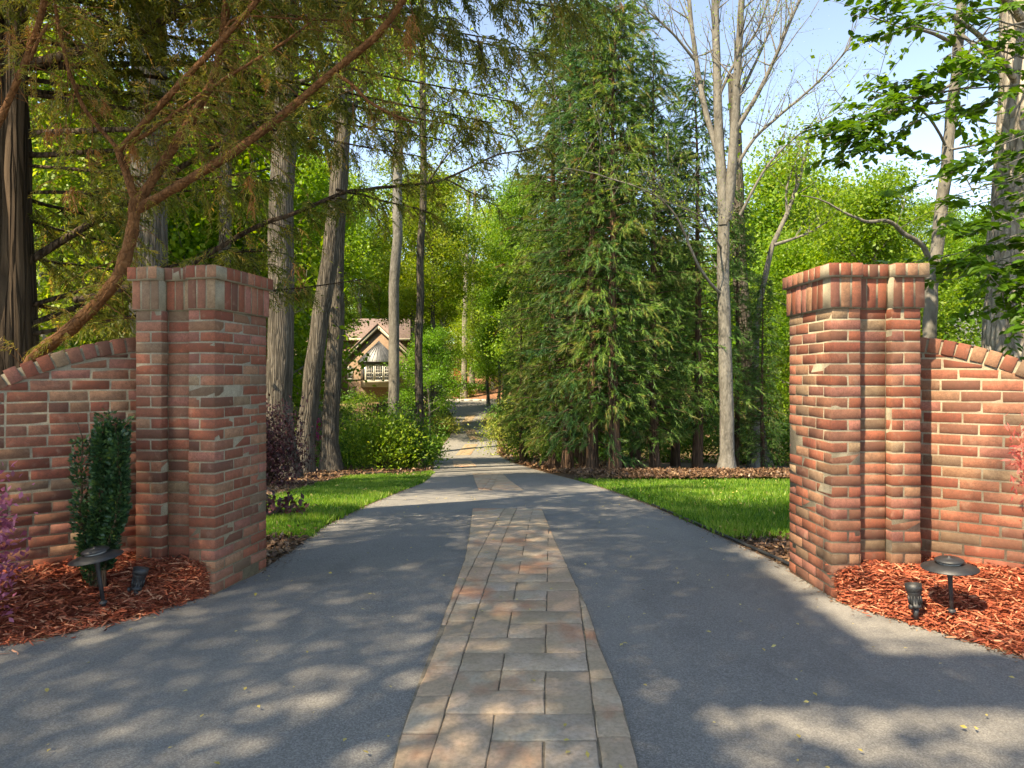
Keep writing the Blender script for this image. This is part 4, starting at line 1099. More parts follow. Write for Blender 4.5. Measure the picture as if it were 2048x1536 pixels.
tube(tb, resample(q, 14), np.linspace(.12, .06, 14), 12, .03); obj("trunk", *tb.out()[:2], M["greybark"], t, smooth=True)
tw = []
for (y0, x1, y1) in [(230, 1960, 305), (260, 1900, 345), (300, 1880, 400), (330, 1960, 380), (350, 1880, 430), (400, 1940, 470), (420, 1870, 520), (460, 1930, 545), (480, 2000, 520), (500, 1900, 560), (520, 1960, 600), (380, 2010, 420), (540, 2020, 610), (280, 2010, 330)]:
    tw.append([(2310, y0 - 30, 6.2), (2150, (y0 + y1) / 2 - 35, 6.0), (x1, y1, rng.uniform(5.5, 6.1))])
leafy_sprays(t, b0, tw, 34, .095, "mapleleaf", "greybark")

# ------------------------------------------------------------------ the conifer group
def cryptomeria(H, seed, hb=1.6, w=2.3):
    global rng
    keep = rng; rng = np.random.default_rng(seed)
    tb = Buf(); n = 14; z = np.linspace(-.3, H, n)
    pts = np.stack([np.cumsum(rng.normal(0, .02, n)), np.cumsum(rng.normal(0, .02, n)), z], 1)
    rad = .17 * (1 - z.clip(0) / H * .95) + .06 * np.exp(-z.clip(0) * 2)
    tube(tb, pts, rad, 12, .03)
    Pp, Dd, Ls, Rr = [], [], [], []
    nb = 175
    for k in range(nb):
        f = (k + rng.random()) / nb; h = hb + (H - hb - .2) * f
        Ln = (w * (1 - f) ** .45 * rng.uniform(.55, 1.12) + .25) * (.55 + .45 * ss(0, .12, f))
        az = k * 2.399 + rng.normal(0, .35)
        el = R(-4 + 34 * f) + rng.normal(0, .12)
        m = 7; s_ = np.linspace(0, 1, m)
        o = np.array([np.interp(h, z, pts[:, 0]), np.interp(h, z, pts[:, 1]), h])
        q = o + np.stack([s_ * Ln * math.cos(az) * math.cos(el), s_ * Ln * math.sin(az) * math.cos(el), s_ * Ln * math.sin(el) - .22 * Ln * s_ ** 2 + .08 * Ln * s_ ** 4], 1)
        tube(tb, q, np.linspace(.022, .006, m), 4)
        shade = rng.normal(0, .14)
        nt_ = int(5 + 10 * Ln / w)
        per = np.array([-math.sin(az), math.cos(az), 0])
        for _ in range(nt_):
            g_ = rng.uniform(.3, 1.05); c = np.array([np.interp(min(g_, 1), s_, q[:, i_]) for i_ in range(3)])
            lat = rng.normal(0, .12 + .16 * Ln * (1.15 - g_))
            c = c + per * lat + rng.normal(0, .07, 3)
            ax = unit(np.array([math.cos(az), math.sin(az), rng.uniform(-1.2, .35)]) + per * np.sign(lat) * rng.uniform(.1, .8) + rng.normal(0, .25, 3))
            mm = int(rng.integers(30, 56)); pl = rng.normal(0, .13)
            tt = rng.random(mm) ** 1.2; Lt = rng.uniform(.18, .46)
            dirs = unit(ax + rng.normal(0, .42, (mm, 3)) + np.array([0, 0, -.5]) * (1 - .4 * tt)[:, None])
            Pp.append(c + (tt * Lt)[:, None] * (ax + np.array([0, 0, -.25]) * tt[:, None])); Dd.append(dirs); Ls.append(rng.uniform(.07, .2, mm))
            br_ = 1.0 if rng.random() < .015 else 0
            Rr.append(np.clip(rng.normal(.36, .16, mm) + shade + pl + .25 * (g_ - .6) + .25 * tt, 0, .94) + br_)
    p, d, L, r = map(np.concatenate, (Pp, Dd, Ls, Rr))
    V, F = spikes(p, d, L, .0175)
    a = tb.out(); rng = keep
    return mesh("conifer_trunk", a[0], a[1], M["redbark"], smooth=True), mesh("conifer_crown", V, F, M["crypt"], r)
CR = [cryptomeria(14.5, 21, 1.1, 1.6), cryptomeria(13.5, 22, 1.7, 1.45), cryptomeria(15.5, 23, .9, 1.75)]
CT = [(1108, 22.5, 2, 1.0, "conifer nearest the winding drive, behind the twiggy shrub"), (1132, 21.0, 0, 1.02, "conifer with a pair of pale lower trunks by the drive"), (1183, 19.8, 2, .95, "dark trunked conifer in the front of the group"),
      (1232, 19.4, 1, 1.0, "conifer with a bare reddish lower trunk"), (1312, 20.2, 0, .86, "conifer in the middle of the group, left of a gap"), (1392, 21.0, 1, .92, "conifer just left of the pale forked tree"),
      (1470, 22.8, 0, .62, "shorter conifer directly behind the forked tree"), (1525, 21.5, 2, .40, "small bushy conifer near the sunlit pier"), (1160, 26.0, 0, 1.22, "tall conifer at the back of the group"), (1270, 25.0, 2, 1.12, "tallest conifer, behind the reddish trunk"), (1350, 26.0, 1, .95, "rear conifer showing a thin top against sky"),
      (1045, 29.0, 1, .62, "far conifer overhanging the drive bend")]
for k, (px, Y_, v, s, lb) in enumerate(CT):
    plant("conifer_tree", CR[v], lb, xz(px, Y_), s, rng.uniform(0, 6.28), "feathery conifers beside the drive")

# ------------------------------------------------------------------ foreground cypress with rust-brown limbs
def frond_geo(c, ax, L, nlf, wid):
    """pinnate drooping sprays; c, ax (n,3)"""
    n = len(c); ax = unit(ax)
    side = unit(np.cross(ax, np.array([[0, 0, 1.]]) + rng.normal(0, .4, (n, 3))))
    Vs, rs = [], []
    for j_ in range(nlf):
        f = (j_ + .5) / nlf; sgn = 1 if j_ % 2 else -1
        p = c + (f * L)[:, None] * ax + np.array([0, 0, -1]) * (.35 * L * f * f)[:, None]
        d = unit(ax * .75 + side * sgn * .75 + rng.normal(0, .22, (n, 3)) + np.array([0, 0, -.35]))
        l = L * (.55 - .3 * f) * rng.uniform(.7, 1.2, n)
        s_ = unit(np.cross(d, rng.normal(size=(n, 3))))
        Vs.append(np.stack([p - s_ * wid, p + s_ * wid, p + d * l[:, None]], 1))
    V = np.stack(Vs, 1).reshape(-1, 3)
    return V, np.arange(n * nlf)[:, None] * 3 + np.arange(3)[None, :]
base = np.array(U(12, gpy(5.7), 5.7))
cyp = thing("cypress_tree", "shaggy dark cypress trunk at the frame edge with drooping layered boughs", "tree", base)
tb = Buf()
q = np.array([U(12, gpy(5.7) + 30, 5.7), U(14, 700, 5.7), U(8, 500, 5.7), U(2, 250, 5.7), U(-2, 0, 5.7), U(-2, -500, 5.7), U(0, -1300, 5.7), U(5, -2300, 5.7)]) - base
tube(tb, resample(q, 30), np.linspace(.235, .05, 30) + .1 * np.exp(-np.linspace(0, 12, 30)), 18, .05)
for (x_, Y0) in ((-30, 5.5), (38, 5.62)):          # buttress strips of the fluted trunk
    qq = np.array([U(x_, 1000, Y0), U(x_, 700, Y0), U(x_ - 6, 350, Y0), U(x_ - 8, 0, Y0), U(x_ - 8, -400, Y0)]) - base
    tube(tb, resample(qq, 16), .085, 8, .08)
obj("trunk", *tb.out()[:2], M["cypbark"], cyp, smooth=True)
lb = Buf()
boughs = []
def bough(pts, r0, r1, fol=1.0, tw=.45):
    boughs.append((np.array([U(*p) for p in pts]) - base, r0, r1, fol, tw))
for (pts, r0, r1, f) in [
    ([(55, 130, 5.7), (150, 105, 5.6), (280, 65, 5.4), (390, 15, 5.2), (520, -60, 5.0)], .042, .02, .6),
    ([(50, 270, 5.7), (140, 262, 5.6), (240, 262, 5.5), (420, 240, 5.3), (620, 205, 5.2)], .03, .008, .8),
    ([(50, 310, 5.7), (140, 308, 5.8), (230, 302, 5.9), (420, 290, 6.0), (640, 270, 6.1)], .026, .006, .9),
    ([(50, 330, 5.7), (170, 338, 5.6), (270, 352, 5.5), (400, 350, 5.4), (520, 330, 5.3)], .015, .005, .9),
    ([(50, 385, 5.7), (250, 388, 6.0), (420, 380, 6.2), (560, 360, 6.3)], .016, .005, 1.0),
    ([(45, 530, 5.7), (130, 475, 5.8), (250, 400, 5.9), (360, 330, 6.0), (500, 250, 6.1), (640, 190, 6.1)], .036, .012, .7),
    ([(55, 612, 5.7), (130, 590, 5.9), (215, 562, 6.1), (330, 530, 6.3), (450, 505, 6.4), (545, 500, 6.5)], .022, .006, 1.2),
    ([(60, 650, 5.7), (160, 615, 6.0), (265, 580, 6.3), (400, 545, 6.6), (545, 540, 6.8)], .026, .006, 1.2),
    ([(60, 668, 5.7), (265, 632, 6.2), (420, 590, 6.7), (600, 575, 7.0), (720, 560, 7.2)], .02, .005, 1.0),
    ([(150, 600, 5.5), (250, 575, 5.5), (365, 538, 5.6), (456, 479, 5.7), (515, 442, 5.7), (592, 424, 5.8), (672, 379, 5.9), (776, 369, 6.0), (893, 359, 6.1), (952, 328, 6.2), (1000, 300, 6.3), (1070, 293, 6.4)], .03, .006, .8),
    ([(672, 379, 5.9), (760, 400, 6.1), (860, 430, 6.3)], .012, .004, .8),
    ([(893, 359, 6.1), (940, 385, 6.2), (985, 405, 6.3)], .009, .004, .7)]:
    bough(pts, r0, r1, f)
# upper layered boughs that reach across the top of the frame
for (y0, x1, y1, ya, f) in [(-60, 900, 30, 5.0, 1.0), (-120, 1120, 10, 4.7, 1.2), (-160, 1180, -10, 4.5, 1.2), (-60, 1010, 75, 5.3, 1.1), (-20, 1060, 110, 5.6, 1.0), (20, 1010, 150, 6.1, 1.0), (60, 1030, 205, 6.4, 1.0), (110, 980, 240, 6.5, .9), (150, 1030, 265, 6.8, .9), (190, 900, 280, 6.6, 1.0), (220, 840, 310, 6.4, 1.0), (-100, 700, 60, 5.2, 1.0), (-40, 640, 110, 5.6, .9), (-80, 420, 40, 5.0, 1.0), (-10, 330, 90, 5.2, .9), (20, 260, 150, 5.9, 1.0), (420, 250, 450, 6.2, 1.0), (460, 260, 500, 6.4, 1.0), (540, 280, 545, 6.6, 1.0), (210, 330, 200, 6.3, 1.1), (-150, 820, -30, 4.6, 1.0), (640, 380, 655, 6.9, .8)]:
    xm = 10 + (x1 - 10) * .5
    bough([(10, y0 - 40, 5.7), (xm * .6, y0 - 20 + (y1 - y0) * .2, (5.7 + ya) / 2), (xm * 1.2, y0 + (y1 - y0) * .5 - 12, ya), (x1, y1, ya + .2)], .022, .005, f)
# crown above the frame: it shades the pier, the bed and the drive
for k in range(46):
    h = rng.uniform(3.9, 11.5); az = rng.uniform(-2.3, 1.1); Ln = (3.6 * (1 - h / 14) + .5) * rng.uniform(.8, 1.2)
    o = np.array([0, 0, h]) + np.array([0.0, 0, -base[2] + 0])
    dv = np.array([math.cos(az), math.sin(az), 0])
    boughs.append((np.array([o, o + dv * Ln * .4 + (0, 0, .12 * Ln), o + dv * Ln * .75 + (0, 0, .12 * Ln), o + dv * Ln + (0, 0, .02)]), .03, .006, .8, .6))
FP, FA, FL = [], [], []
for (W_, r0, r1, fol, tw) in boughs:
    n = max(9, 3 * len(W_)); q = resample(W_, n); Ltot = np.linalg.norm(np.diff(q, axis=0), axis=1).sum()
    q[1:] += np.cumsum(rng.normal(0, .006, (n - 1, 3)), 0)
    tube(lb, q, np.linspace(r0, r1, n), 8 if r0 > .02 else 6, .06)
    s_ = np.linspace(0, 1, n)
    for _ in range(int(Ltot * 15.5 * fol)):
        f = rng.uniform(.12, 1.02); o = np.array([np.interp(min(f, 1), s_, q[:, c]) for c in range(3)])
        tn = unit(q[-1] - q[0])
        d = unit(tn * rng.uniform(.2, .9) + np.array([rng.normal(0, .4), rng.normal(0, .75), rng.normal(-.05, .22)]))
        l2 = tw * rng.uniform(.35, 1.15) * (1.15 - .5 * f)
        m = 5; g_ = np.linspace(0, 1, m)[:, None]
        q2 = o + g_ * l2 * d + np.array([0, 0, -.28 * l2]) * g_ ** 2
        tube(lb, q2, np.linspace(.0045, .0015, m), 3)
        nf = int(4 + 15 * l2); gg = rng.uniform(.15, 1, nf)
        c = np.stack([np.interp(gg, np.linspace(0, 1, m), q2[:, i_]) for i_ in range(3)], 1)
        FP.append(c); FA.append(d * .7 + rng.normal(0, .4, (nf, 3)) + np.array([0, 0, -.55])); FL.append(rng.uniform(.08, .19, nf))
obj("bough", *lb.out()[:2], M["cypbark"], cyp, smooth=True)
FP, FA, FL = map(np.concatenate, (FP, FA, FL))
V, F = frond_geo(FP, FA, FL, 9, .0062)
r = np.clip(rng.normal(.45, .25, len(FP)), 0, 1)
obj("crown", V, F, M["cypress"], cyp, rnd=np.repeat(r, 9))
print("cypress fronds", len(FP))

# rust-brown limbs nearer the camera
base = np.array(U(60, 1000, 4.95))
rt = thing("rust_barked_tree", "rust brown forking limbs leaning over the shaded pier", "tree", base)
tb = Buf(); limbs = [
    ([(30, 900, 5.0), (45, 760, 4.95), (70, 708, 4.9), (130, 668, 4.85), (190, 612, 4.8), (238, 556, 4.8), (262, 480, 4.8), (272, 402, 4.8)], .066, .052),
    ([(272, 410, 4.8), (258, 360, 4.78), (240, 312, 4.76), (236, 298, 4.76)], .038, .034),
    ([(236, 298, 4.76), (200, 258, 4.74), (165, 215, 4.7), (140, 150, 4.65), (118, 60, 4.6), (100, -60, 4.5)], .02, .012),
    ([(238, 302, 4.76), (275, 262, 4.7), (350, 178, 4.6), (420, 105, 4.5), (500, 20, 4.4), (560, -60, 4.3)], .03, .02),
    ([(236, 300, 4.76), (290, 272, 4.72), (370, 212, 4.7), (460, 150, 4.7), (560, 92, 4.7), (640, 30, 4.7)], .02, .01),
    ([(274, 408, 4.8), (330, 322, 4.85), (385, 235, 4.95), (432, 150, 5.0), (452, 30, 5.05), (455, -60, 5.1)], .045, .034),
    ([(278, 418, 4.8), (380, 358, 4.75), (480, 298, 4.7), (580, 218, 4.65), (680, 132, 4.6), (760, 68, 4.5), (815, -10, 4.4), (840, -80, 4.3)], .042, .026),
    ([(676, 150, 4.6), (700, 165, 4.6), (740, 206, 4.62), (790, 232, 4.65), (834, 246, 4.68)], .017, .011),
    ([(-30, 300, 4.6), (0, 240, 4.6), (50, 128, 4.55), (85, 25, 4.5), (100, -60, 4.4)], .03, .024),
    ([(60, 120, 4.55), (80, 72, 4.5), (96, 48, 4.5)], .016, .01),
    ([(440, 110, 4.9), (452, 40, 4.9), (490, 30, 4.85), (620, 40, 4.8), (720, 42, 4.8), (800, 20, 4.7)], .012, .006),
    ([(365, 228, 4.7), (400, 260, 4.7), (440, 292, 4.75)], .008, .004),
    ([(140, 160, 4.65), (128, 90, 4.7), (110, 10, 4.7)], .012, .008)]
FP, FA, FL = [], [], []
for (pts, r0, r1) in limbs:
    W_ = np.array([U(*p) for p in pts]) - base; n = max(10, 4 * len(pts)); q = resample(W_, n)
    tube(tb, q, np.linspace(r0, r1, n) * .76 * (1 + .07 * np.sin(np.arange(n) * 2.1)), 14 if r0 > .03 else 8, .06)
    for _ in range(int(8 + 20 * np.linalg.norm(W_[-1] - W_[0]))):      # thin bare and half-bare twigs
        f = rng.uniform(.15, 1); o = np.array([np.interp(f, np.linspace(0, 1, n), q[:, c]) for c in range(3)])
        d = unit(rng.normal(0, 1, 3) * np.array([1, .6, .8]) + np.array([.2, 0, .05])); l2 = rng.uniform(.12, .5)
        m = 6; g_ = np.linspace(0, 1, m)[:, None]
        q2 = o + g_ * l2 * d + np.array([0, 0, -.25 * l2]) * g_ ** 2 + np.cumsum(rng.normal(0, .012, (m, 3)), 0) * g_
        tube(tb, q2, np.linspace(.0035, .0012, m), 4)
        if rng.random() < .7:
            nf = 6; gg = rng.uniform(.4, 1, nf)
            FP.append(np.stack([np.interp(gg, np.linspace(0, 1, m), q2[:, i_]) for i_ in range(3)], 1)); FA.append(d * .7 + rng.normal(0, .35, (nf, 3)) + np.array([0, 0, -.5])); FL.append(rng.uniform(.06, .13, nf))
obj("trunk", *tb.out()[:2], M["rustbark"], rt, smooth=True)
FP, FA, FL = map(np.concatenate, (FP, FA, FL))
V, F = frond_geo(FP, FA, FL, 9, .0035)
obj("crown", V, F, M["cypress"], rt, rnd=np.repeat(np.clip(rng.normal(.7, .2, len(FP)), 0, 1), 9))
for (px, py, Y_, nn, L0) in [(95, 260, 4.6, 10, .1), (118, 250, 4.6, 8, .1), (135, 380, 4.7, 9, .14), (262, 290, 4.7, 12, .13), (190, 300, 4.7, 9, .09), (205, 205, 4.7, 10, .1), (815, 70, 4.4, 10, .16), (820, 30, 4.4, 8, .14), (500, 360, 4.8, 9, .1), (505, 400, 4.9, 7, .1), (535, 155, 4.7, 6, .1), (590, 530, 4.9, 6, .16), (690, 30, 4.6, 8, .1), (20, 60, 4.5, 8, .1), (60, 45, 4.5, 8, .1)]:
    c = np.tile(U(px, py, Y_) - base, (nn, 1)) + rng.normal(0, .02, (nn, 3))
    V, F = frond_geo(c, np.tile([[0, 0, -1.]], (nn, 1)) + rng.normal(0, .35, (nn, 3)), rng.uniform(.6, 1.2, nn) * L0, 10, .004)
    tag(obj("dead_spray", V, F, M["dead"], rt, rnd=rng.random(len(F))), kind="stuff")

# ------------------------------------------------------------------ woodland around
def scatter():
    rng = np.random.default_rng(77)
    spots = []
    def ok(x, y, d):
        return all((x - a) ** 2 + (y - b) ** 2 > d * d for a, b in spots)
    jobs = [  # (n, px range, Y range, protos, min dist)
        (13, (1480, 2200), (26, 46), ["mid", "mid2", "wide", "under"], 3.0),
        (20, (1000, 2250), (46, 72), ["wide", "mid", "tall2"], 4.0),
        (22, (980, 2200), (72, 110), ["wide", "tall", "tall2"], 4.5),
        (12, (-150, 520), (20, 42), ["mid", "mid2", "under", "wide"], 3.2),
        (18, (-150, 620), (42, 72), ["wide", "mid", "tall", "tall2"], 4.0),
        (14, (600, 1000), (92, 118), ["wide", "tall", "mid"], 4.0),
        (10, (400, 1000), (120, 160), ["wide", "tall"], 6),
        (12, (1000, 2150), (110, 160), ["wide", "tall"], 6),
        (12, (-100, 560), (75, 120), ["wide", "tall"], 5),
        (10, (2150, 2700), (24, 60), ["wide", "mid", "tall2"], 3.5),
    ]
    for (n, (xa, xb), (ya, yb), pr, dm) in jobs:
        c = 0; tries = 0
        while c < n and tries < 400:
            tries += 1
            y = rng.uniform(ya, yb); px = rng.uniform(xa, xb); x = (px - 1024) / FPX * y
            if y < 72 and dl(y) - 3 < x < dr(y) + 3: continue
            if not ok(x, y, dm): continue
            if 560 < px < 900 and y < 92: continue
            if 1890 < px < 2060 and y < 42: continue
            spots.append((x, y)); c += 1
            yield x, y, px, pr[rng.integers(len(pr))]
LBL = {("tall", 0): "tall straight woodland tree with high spring green crown on the shaded pier's side", ("tall", 1): "tall straight woodland tree with high spring green crown beyond the sunlit pier",
       ("tall2", 0): "grey barked tall woodland tree with high crown on the shaded pier's side", ("tall2", 1): "grey barked tall woodland tree with high crown beyond the sunlit pier",
       ("mid", 0): "middling spring green woodland tree on the shaded pier's side", ("mid", 1): "middling spring green woodland tree beyond the sunlit pier",
       ("mid2", 0): "darker green woodland tree on the shaded pier's side", ("mid2", 1): "darker green woodland tree beyond the sunlit pier",
       ("wide", 0): "spreading spring green woodland tree on the shaded pier's side", ("wide", 1): "spreading spring green woodland tree beyond the sunlit pier",
       ("under", 0): "low fine leaved woodland tree on the shaded pier's side", ("under", 1): "low fine leaved woodland tree beyond the sunlit pier"}
for x, y, px, pr in scatter():
    side = int(px > 1000)
    rank = "near" if y < 46 else ("middle" if y < 72 else "far")
    lbl = LBL[(pr, side)] + ", " + rank + " rank"
    plant("woodland_tree", PR[pr], lbl, (x, y, float(P(y)) - .1), rng.uniform(.8, 1.15), rng.uniform(0, 6.28), lbl.replace("tree", "trees"))
# trees in view round the house and drive, placed one by one
for (px, Y_, pr, s, lb) in [(862, 44, "under", 1.1, "fine leaved understorey tree over the far drive"), (860, 52, "under", 1.2, "fine leaved understorey tree before the far bank"), (975, 70, "mid", 1.0, "spring green tree behind the drive head"),
                            (1000, 58, "mid", .9, "spring green tree where the conifers end"), (985, 84, "wide", 1.1, "broad spring green tree closing the view past the drive head"), (1035, 76, "wide", 1.05, "broad tree peeping out behind the conifer nearest the drive"), (930, 100, "wide", 1.1, "broad spring green tree high on the bank"), (650, 100, "tall", 1.0, "tall tree behind the house roof"), (760, 104, "wide", 1.15, "broad tree behind the house ridge"), (840, 108, "wide", 1.1, "broad tree beyond the house gable end"),
                            (596, 52, "tall", .95, "tall green tree left of the house gable"), (650, 57, "tall2", 1.05, "tall grey tree over the house's left roof"), (720, 98, "tall", 1.25, "tall green tree over the house ridge"), (828, 60, "tall2", 1.1, "tall grey tree over the house's gable end"), (868, 50, "tall", .9, "tall green tree over the thin dark trunk"), (1012, 66, "tall2", 1.05, "tall grey tree right of the drive head"), (1048, 56, "tall", .95, "tall tree beside the conifer nearest the drive"), (632, 44, "tall2", .95, "tall grey tree behind the leaning oak"),
                            (1640, 30, "under", 1.2, "understorey tree above the sunlit pier"), (1760, 34, "under", 1.25, "understorey tree with wide layers beyond the sunlit wall"), (1700, 22, "under", .9, "light understorey tree just behind the sunlit pier"), 
                            (1570, 40, "wide", 1.15, "broad spring green tree seen between forked tree and sunlit pier"), (1640, 52, "wide", 1.2, "far broad tree above the sunlit pier's cap"), (1500, 48, "wide", 1.05, "broad tree behind the forked tree"), (96, 17.0, "mid", .9, "spring green tree close behind the cypress trunk"), (420, 24, "mid", .95, "spring green tree behind the cypress boughs"), (200, 20, "mid2", .95, "green tree low behind the shaded wall"), (120, 27, "wide", .9, "broad green tree far behind the shaded wall"), (330, 30, "wide", 1.0, "broad spring green tree behind the ridged trunk"), (500, 40, "wide", .95, "broad tree left of the house"), (655, 62, "tall2", 1.0, "grey tall tree rising before the house")]:
    plant("woodland_tree", PR[pr], lb, xz(px, Y_), s, rng.uniform(0, 6.28), "woodland trees placed near the house and wall")

plant("woodland_tree", PR["tall"], "tall tree beside the drive outside the frame beyond the cypress", (-8.8, 7.2, -.2), .85, 1.3, "woodland trees placed near the house and wall")
# street-side trees behind the viewer whose crowns shade the entrance
def lit(p, x0, x1, y0, y1, z):
    t = (p[:, 2] - z) / S[2]; gx_, gy2 = p[:, 0] - S[0] * t, p[:, 1] - S[1] * t
    return (gx_ > x0) & (gx_ < x1) & (gy2 > y0) & (gy2 < y1)
for k, (loc, H, h0, spread, nleaf, seed, lb) in enumerate([((-5.2, -2.2, 0), 14, 6.2, 4.4, 54000, 41, "broad street tree behind the viewer on the holly side"), ((-2.6, -5.6, 0), 14, 6.0, 4.2, 38000, 42, "tall street tree behind the viewer on the drive axis"), ((2.0, -7.6, 0), 13, 5, 3.8, 15000, 43, "street tree behind the viewer on the sunlit side")]):
    (tv, tf, tr), (V, F, r) = broadleaf(H, h0, spread, 26, .105, nleaf, .22, seed, .62)
    c = V.reshape(-1, 4, 3).mean(1) + np.array(loc)
    drop = np.zeros(len(c), bool)  # leaves cut along the sun's path to light pier, bed and near asphalt
    for z in (0.1, 1.0, 2.0): drop |= lit(c, 1.72, 3.6, 3.25, 5.6, z)
    drop &= rng.random(len(c)) < .988
    drop |= lit(c, .75, 2.6, 1.7, 2.75, 0) & (rng.random(len(c)) < .9)
    keepm = ~drop
    V = V.reshape(-1, 4, 3)[keepm].reshape(-1, 3); F = np.arange(len(V)).reshape(-1, 4)
    t = thing("street_tree", lb, "tree", loc, None)
    obj("trunk", tv, tf, M["greybark"], t, smooth=True); obj("crown", V, F, M["midleaf"], t, rnd=r[keepm])

# ------------------------------------------------------------------ the house
YH = 75.0
def hx(px): return (px - 1024) * YH / FPX
def hz(py): return CAMZ - (py - HORY) * YH / FPX
hb = (hx(756), YH, hz(800))
house = thing("brick_house", "brick house with brown roof and dark metal capped bay window", "house", hb)
def HX(px): return hx(px) - hb[0]
def HZ(py): return hz(py) - hb[2]
def part(name, f, m, parent=house, smooth=False):
    b = Buf(); f(b); return b.obj(name, M[m], parent, None, smooth)
zE = HZ(676)
part("wall", lambda b: b.box(HX(600), HX(826), 1.5, 12, -2.5, zE - .01), "housebrick")
def mainroof(b):
    x0, x1 = HX(560), HX(832); zr = HZ(627)
    b.prism([(1.0, zE), (6.7, zr), (12.4, zE), (12.4, zE - .2), (1.0, zE - .2)], x0, x1, lambda a, c, d: (d, a, c))
rf = part("roof", mainroof, "shingle")
part("chimney", lambda b: b.box(HX(602), HX(617), 5.8, 6.8, HZ(660), HZ(612)), "housebrick", rf)
part("eave_board", lambda b: b.box(HX(640), HX(832), .93, .99, zE - .24, zE + .02), "white")
# projecting gable with white rakes
gx0, gx1, ga = HX(694), HX(820), HX(757); zg = HZ(652); zf = HZ(716)
part("gable_wall", lambda b: b.prism([(gx0 + .2, -2.5), (gx1 - .2, -2.5), (gx1 - .2, zf), (ga, zg - .25), (gx0 + .2, zf)], 0, 1.49, lambda a, c, d: (a, d, c)), "housebrick")
def rake(b, s):
    e = gx0 if s < 0 else gx1
    b.prism([(e + s * .35, zf - .42), (e + s * .35, zf - .05), (ga, zg + .12), (ga, zg - .32)], -.32, -.18, lambda a, c, d: (a, d, c))
part("rake_board", lambda b: rake(b, -1), "white"); part("rake_board", lambda b: rake(b, 1), "white")
def gr(b, s):
    e = gx0 if s < 0 else gx1
    b.prism([(e + s * .5, zf - .12), (e + s * .5, zf + .06), (ga, zg + .36), (ga, zg + .16)], -.4, 6.5, lambda a, c, d: (a, d, c))
part("gable_roof", lambda b: gr(b, -1), "shingle"); part("gable_roof", lambda b: gr(b, 1), "shingle")
# bay window
bx0, bx1, bc = HX(721), HX(795), HX(758); zb0, zb1 = HZ(774), HZ(724)
dpt = 1.1
bay = part("bay_window", lambda b: b.prism([(bx0, 0), (bx0 + .75, -dpt), (bx1 - .75, -dpt), (bx1, 0)], zb0, zb1, lambda a, c, d: (a, c, d)), "white")
def bayroof(b):
    o = .35
    e = [(bx0 - o, 0), (bx0 + .6, -dpt - o), (bx1 - .6, -dpt - o), (bx1 + o, 0)]
    V = [(a, c, zb1 + .03) for a, c in e] + [(bc, -.02, HZ(682))] + [(a, c, zb1 - .06) for a, c in e]
    b.add(V, [np.array([[0, 1, 4], [1, 2, 4], [2, 3, 4]]), np.array([[5, 6, 1, 0], [6, 7, 2, 1], [7, 8, 3, 2], [5, 8, 7, 6]])])
br = part("bay_roof", bayroof, "metalroof")
def seams(b):
    A = np.array((bc, -.02, HZ(682)))
    e = [np.array((bx0 - .35, 0, zb1 + .04)), np.array((bx0 + .6, -dpt - .35, zb1 + .04)), np.array((bx1 - .6, -dpt - .35, zb1 + .04)), np.array((bx1 + .35, 0, zb1 + .04))]
    for p0, p1, k in ((e[0], e[1], 3), (e[1], e[2], 6), (e[2], e[3], 3)):
        for f in np.linspace(0, 1, k, endpoint=False):
            p = p0 + (p1 - p0) * f; tube(b, [p, p * .35 + A * .65 + (0, -.02, .02), A + (0, -.02, .01)], .03, 4)
part("roof_seams", seams, "metalroof", br)
def window(x0, x1, z0, z1, y, cols, rows, parent=house, glassdark="glass"):
    wn = part("window", lambda b: (b.box(x0 - .07, x1 + .07, y - .05, y + .05, z1, z1 + .09), b.box(x0 - .07, x1 + .07, y - .05, y + .05, z0 - .09, z0), b.box(x0 - .07, x0, y - .05, y + .05, z0, z1), b.box(x1, x1 + .07, y - .05, y + .05, z0, z1), b.box(x0, x1, y - .045, y + .03, (z0 + z1) / 2 - .03, (z0 + z1) / 2 + .03)), "sash", parent)
    for c in range(cols):
        for r_ in range(rows):
            a0, a1 = x0 + (x1 - x0) * c / cols + .012, x0 + (x1 - x0) * (c + 1) / cols - .012
            c0, c1 = z0 + (z1 - z0) * r_ / rows + .011, z0 + (z1 - z0) * (r_ + 1) / rows - .011
            part("pane", lambda b: b.box(a0, a1, y - .015, y + .01, c0, c1), "glass", wn)
    part("muntin", lambda b: [b.box(x0 + (x1 - x0) * c / cols - .012, x0 + (x1 - x0) * c / cols + .012, y - .035, y - .016, z0, z1) for c in range(1, cols)] + [b.box(x0, x1, y - .034, y - .0165, z0 + (z1 - z0) * r_ / rows - .011, z0 + (z1 - z0) * r_ / rows + .011) for r_ in range(1, rows)], "sash", wn)
window(HX(737.5), HX(751), HZ(760), HZ(732), -dpt - .07, 4, 4)
window(HX(755.5), HX(769), HZ(760), HZ(732), -dpt - .07, 4, 4)
window(HX(773.5), HX(783), HZ(760), HZ(732), -dpt - .07, 3, 4)
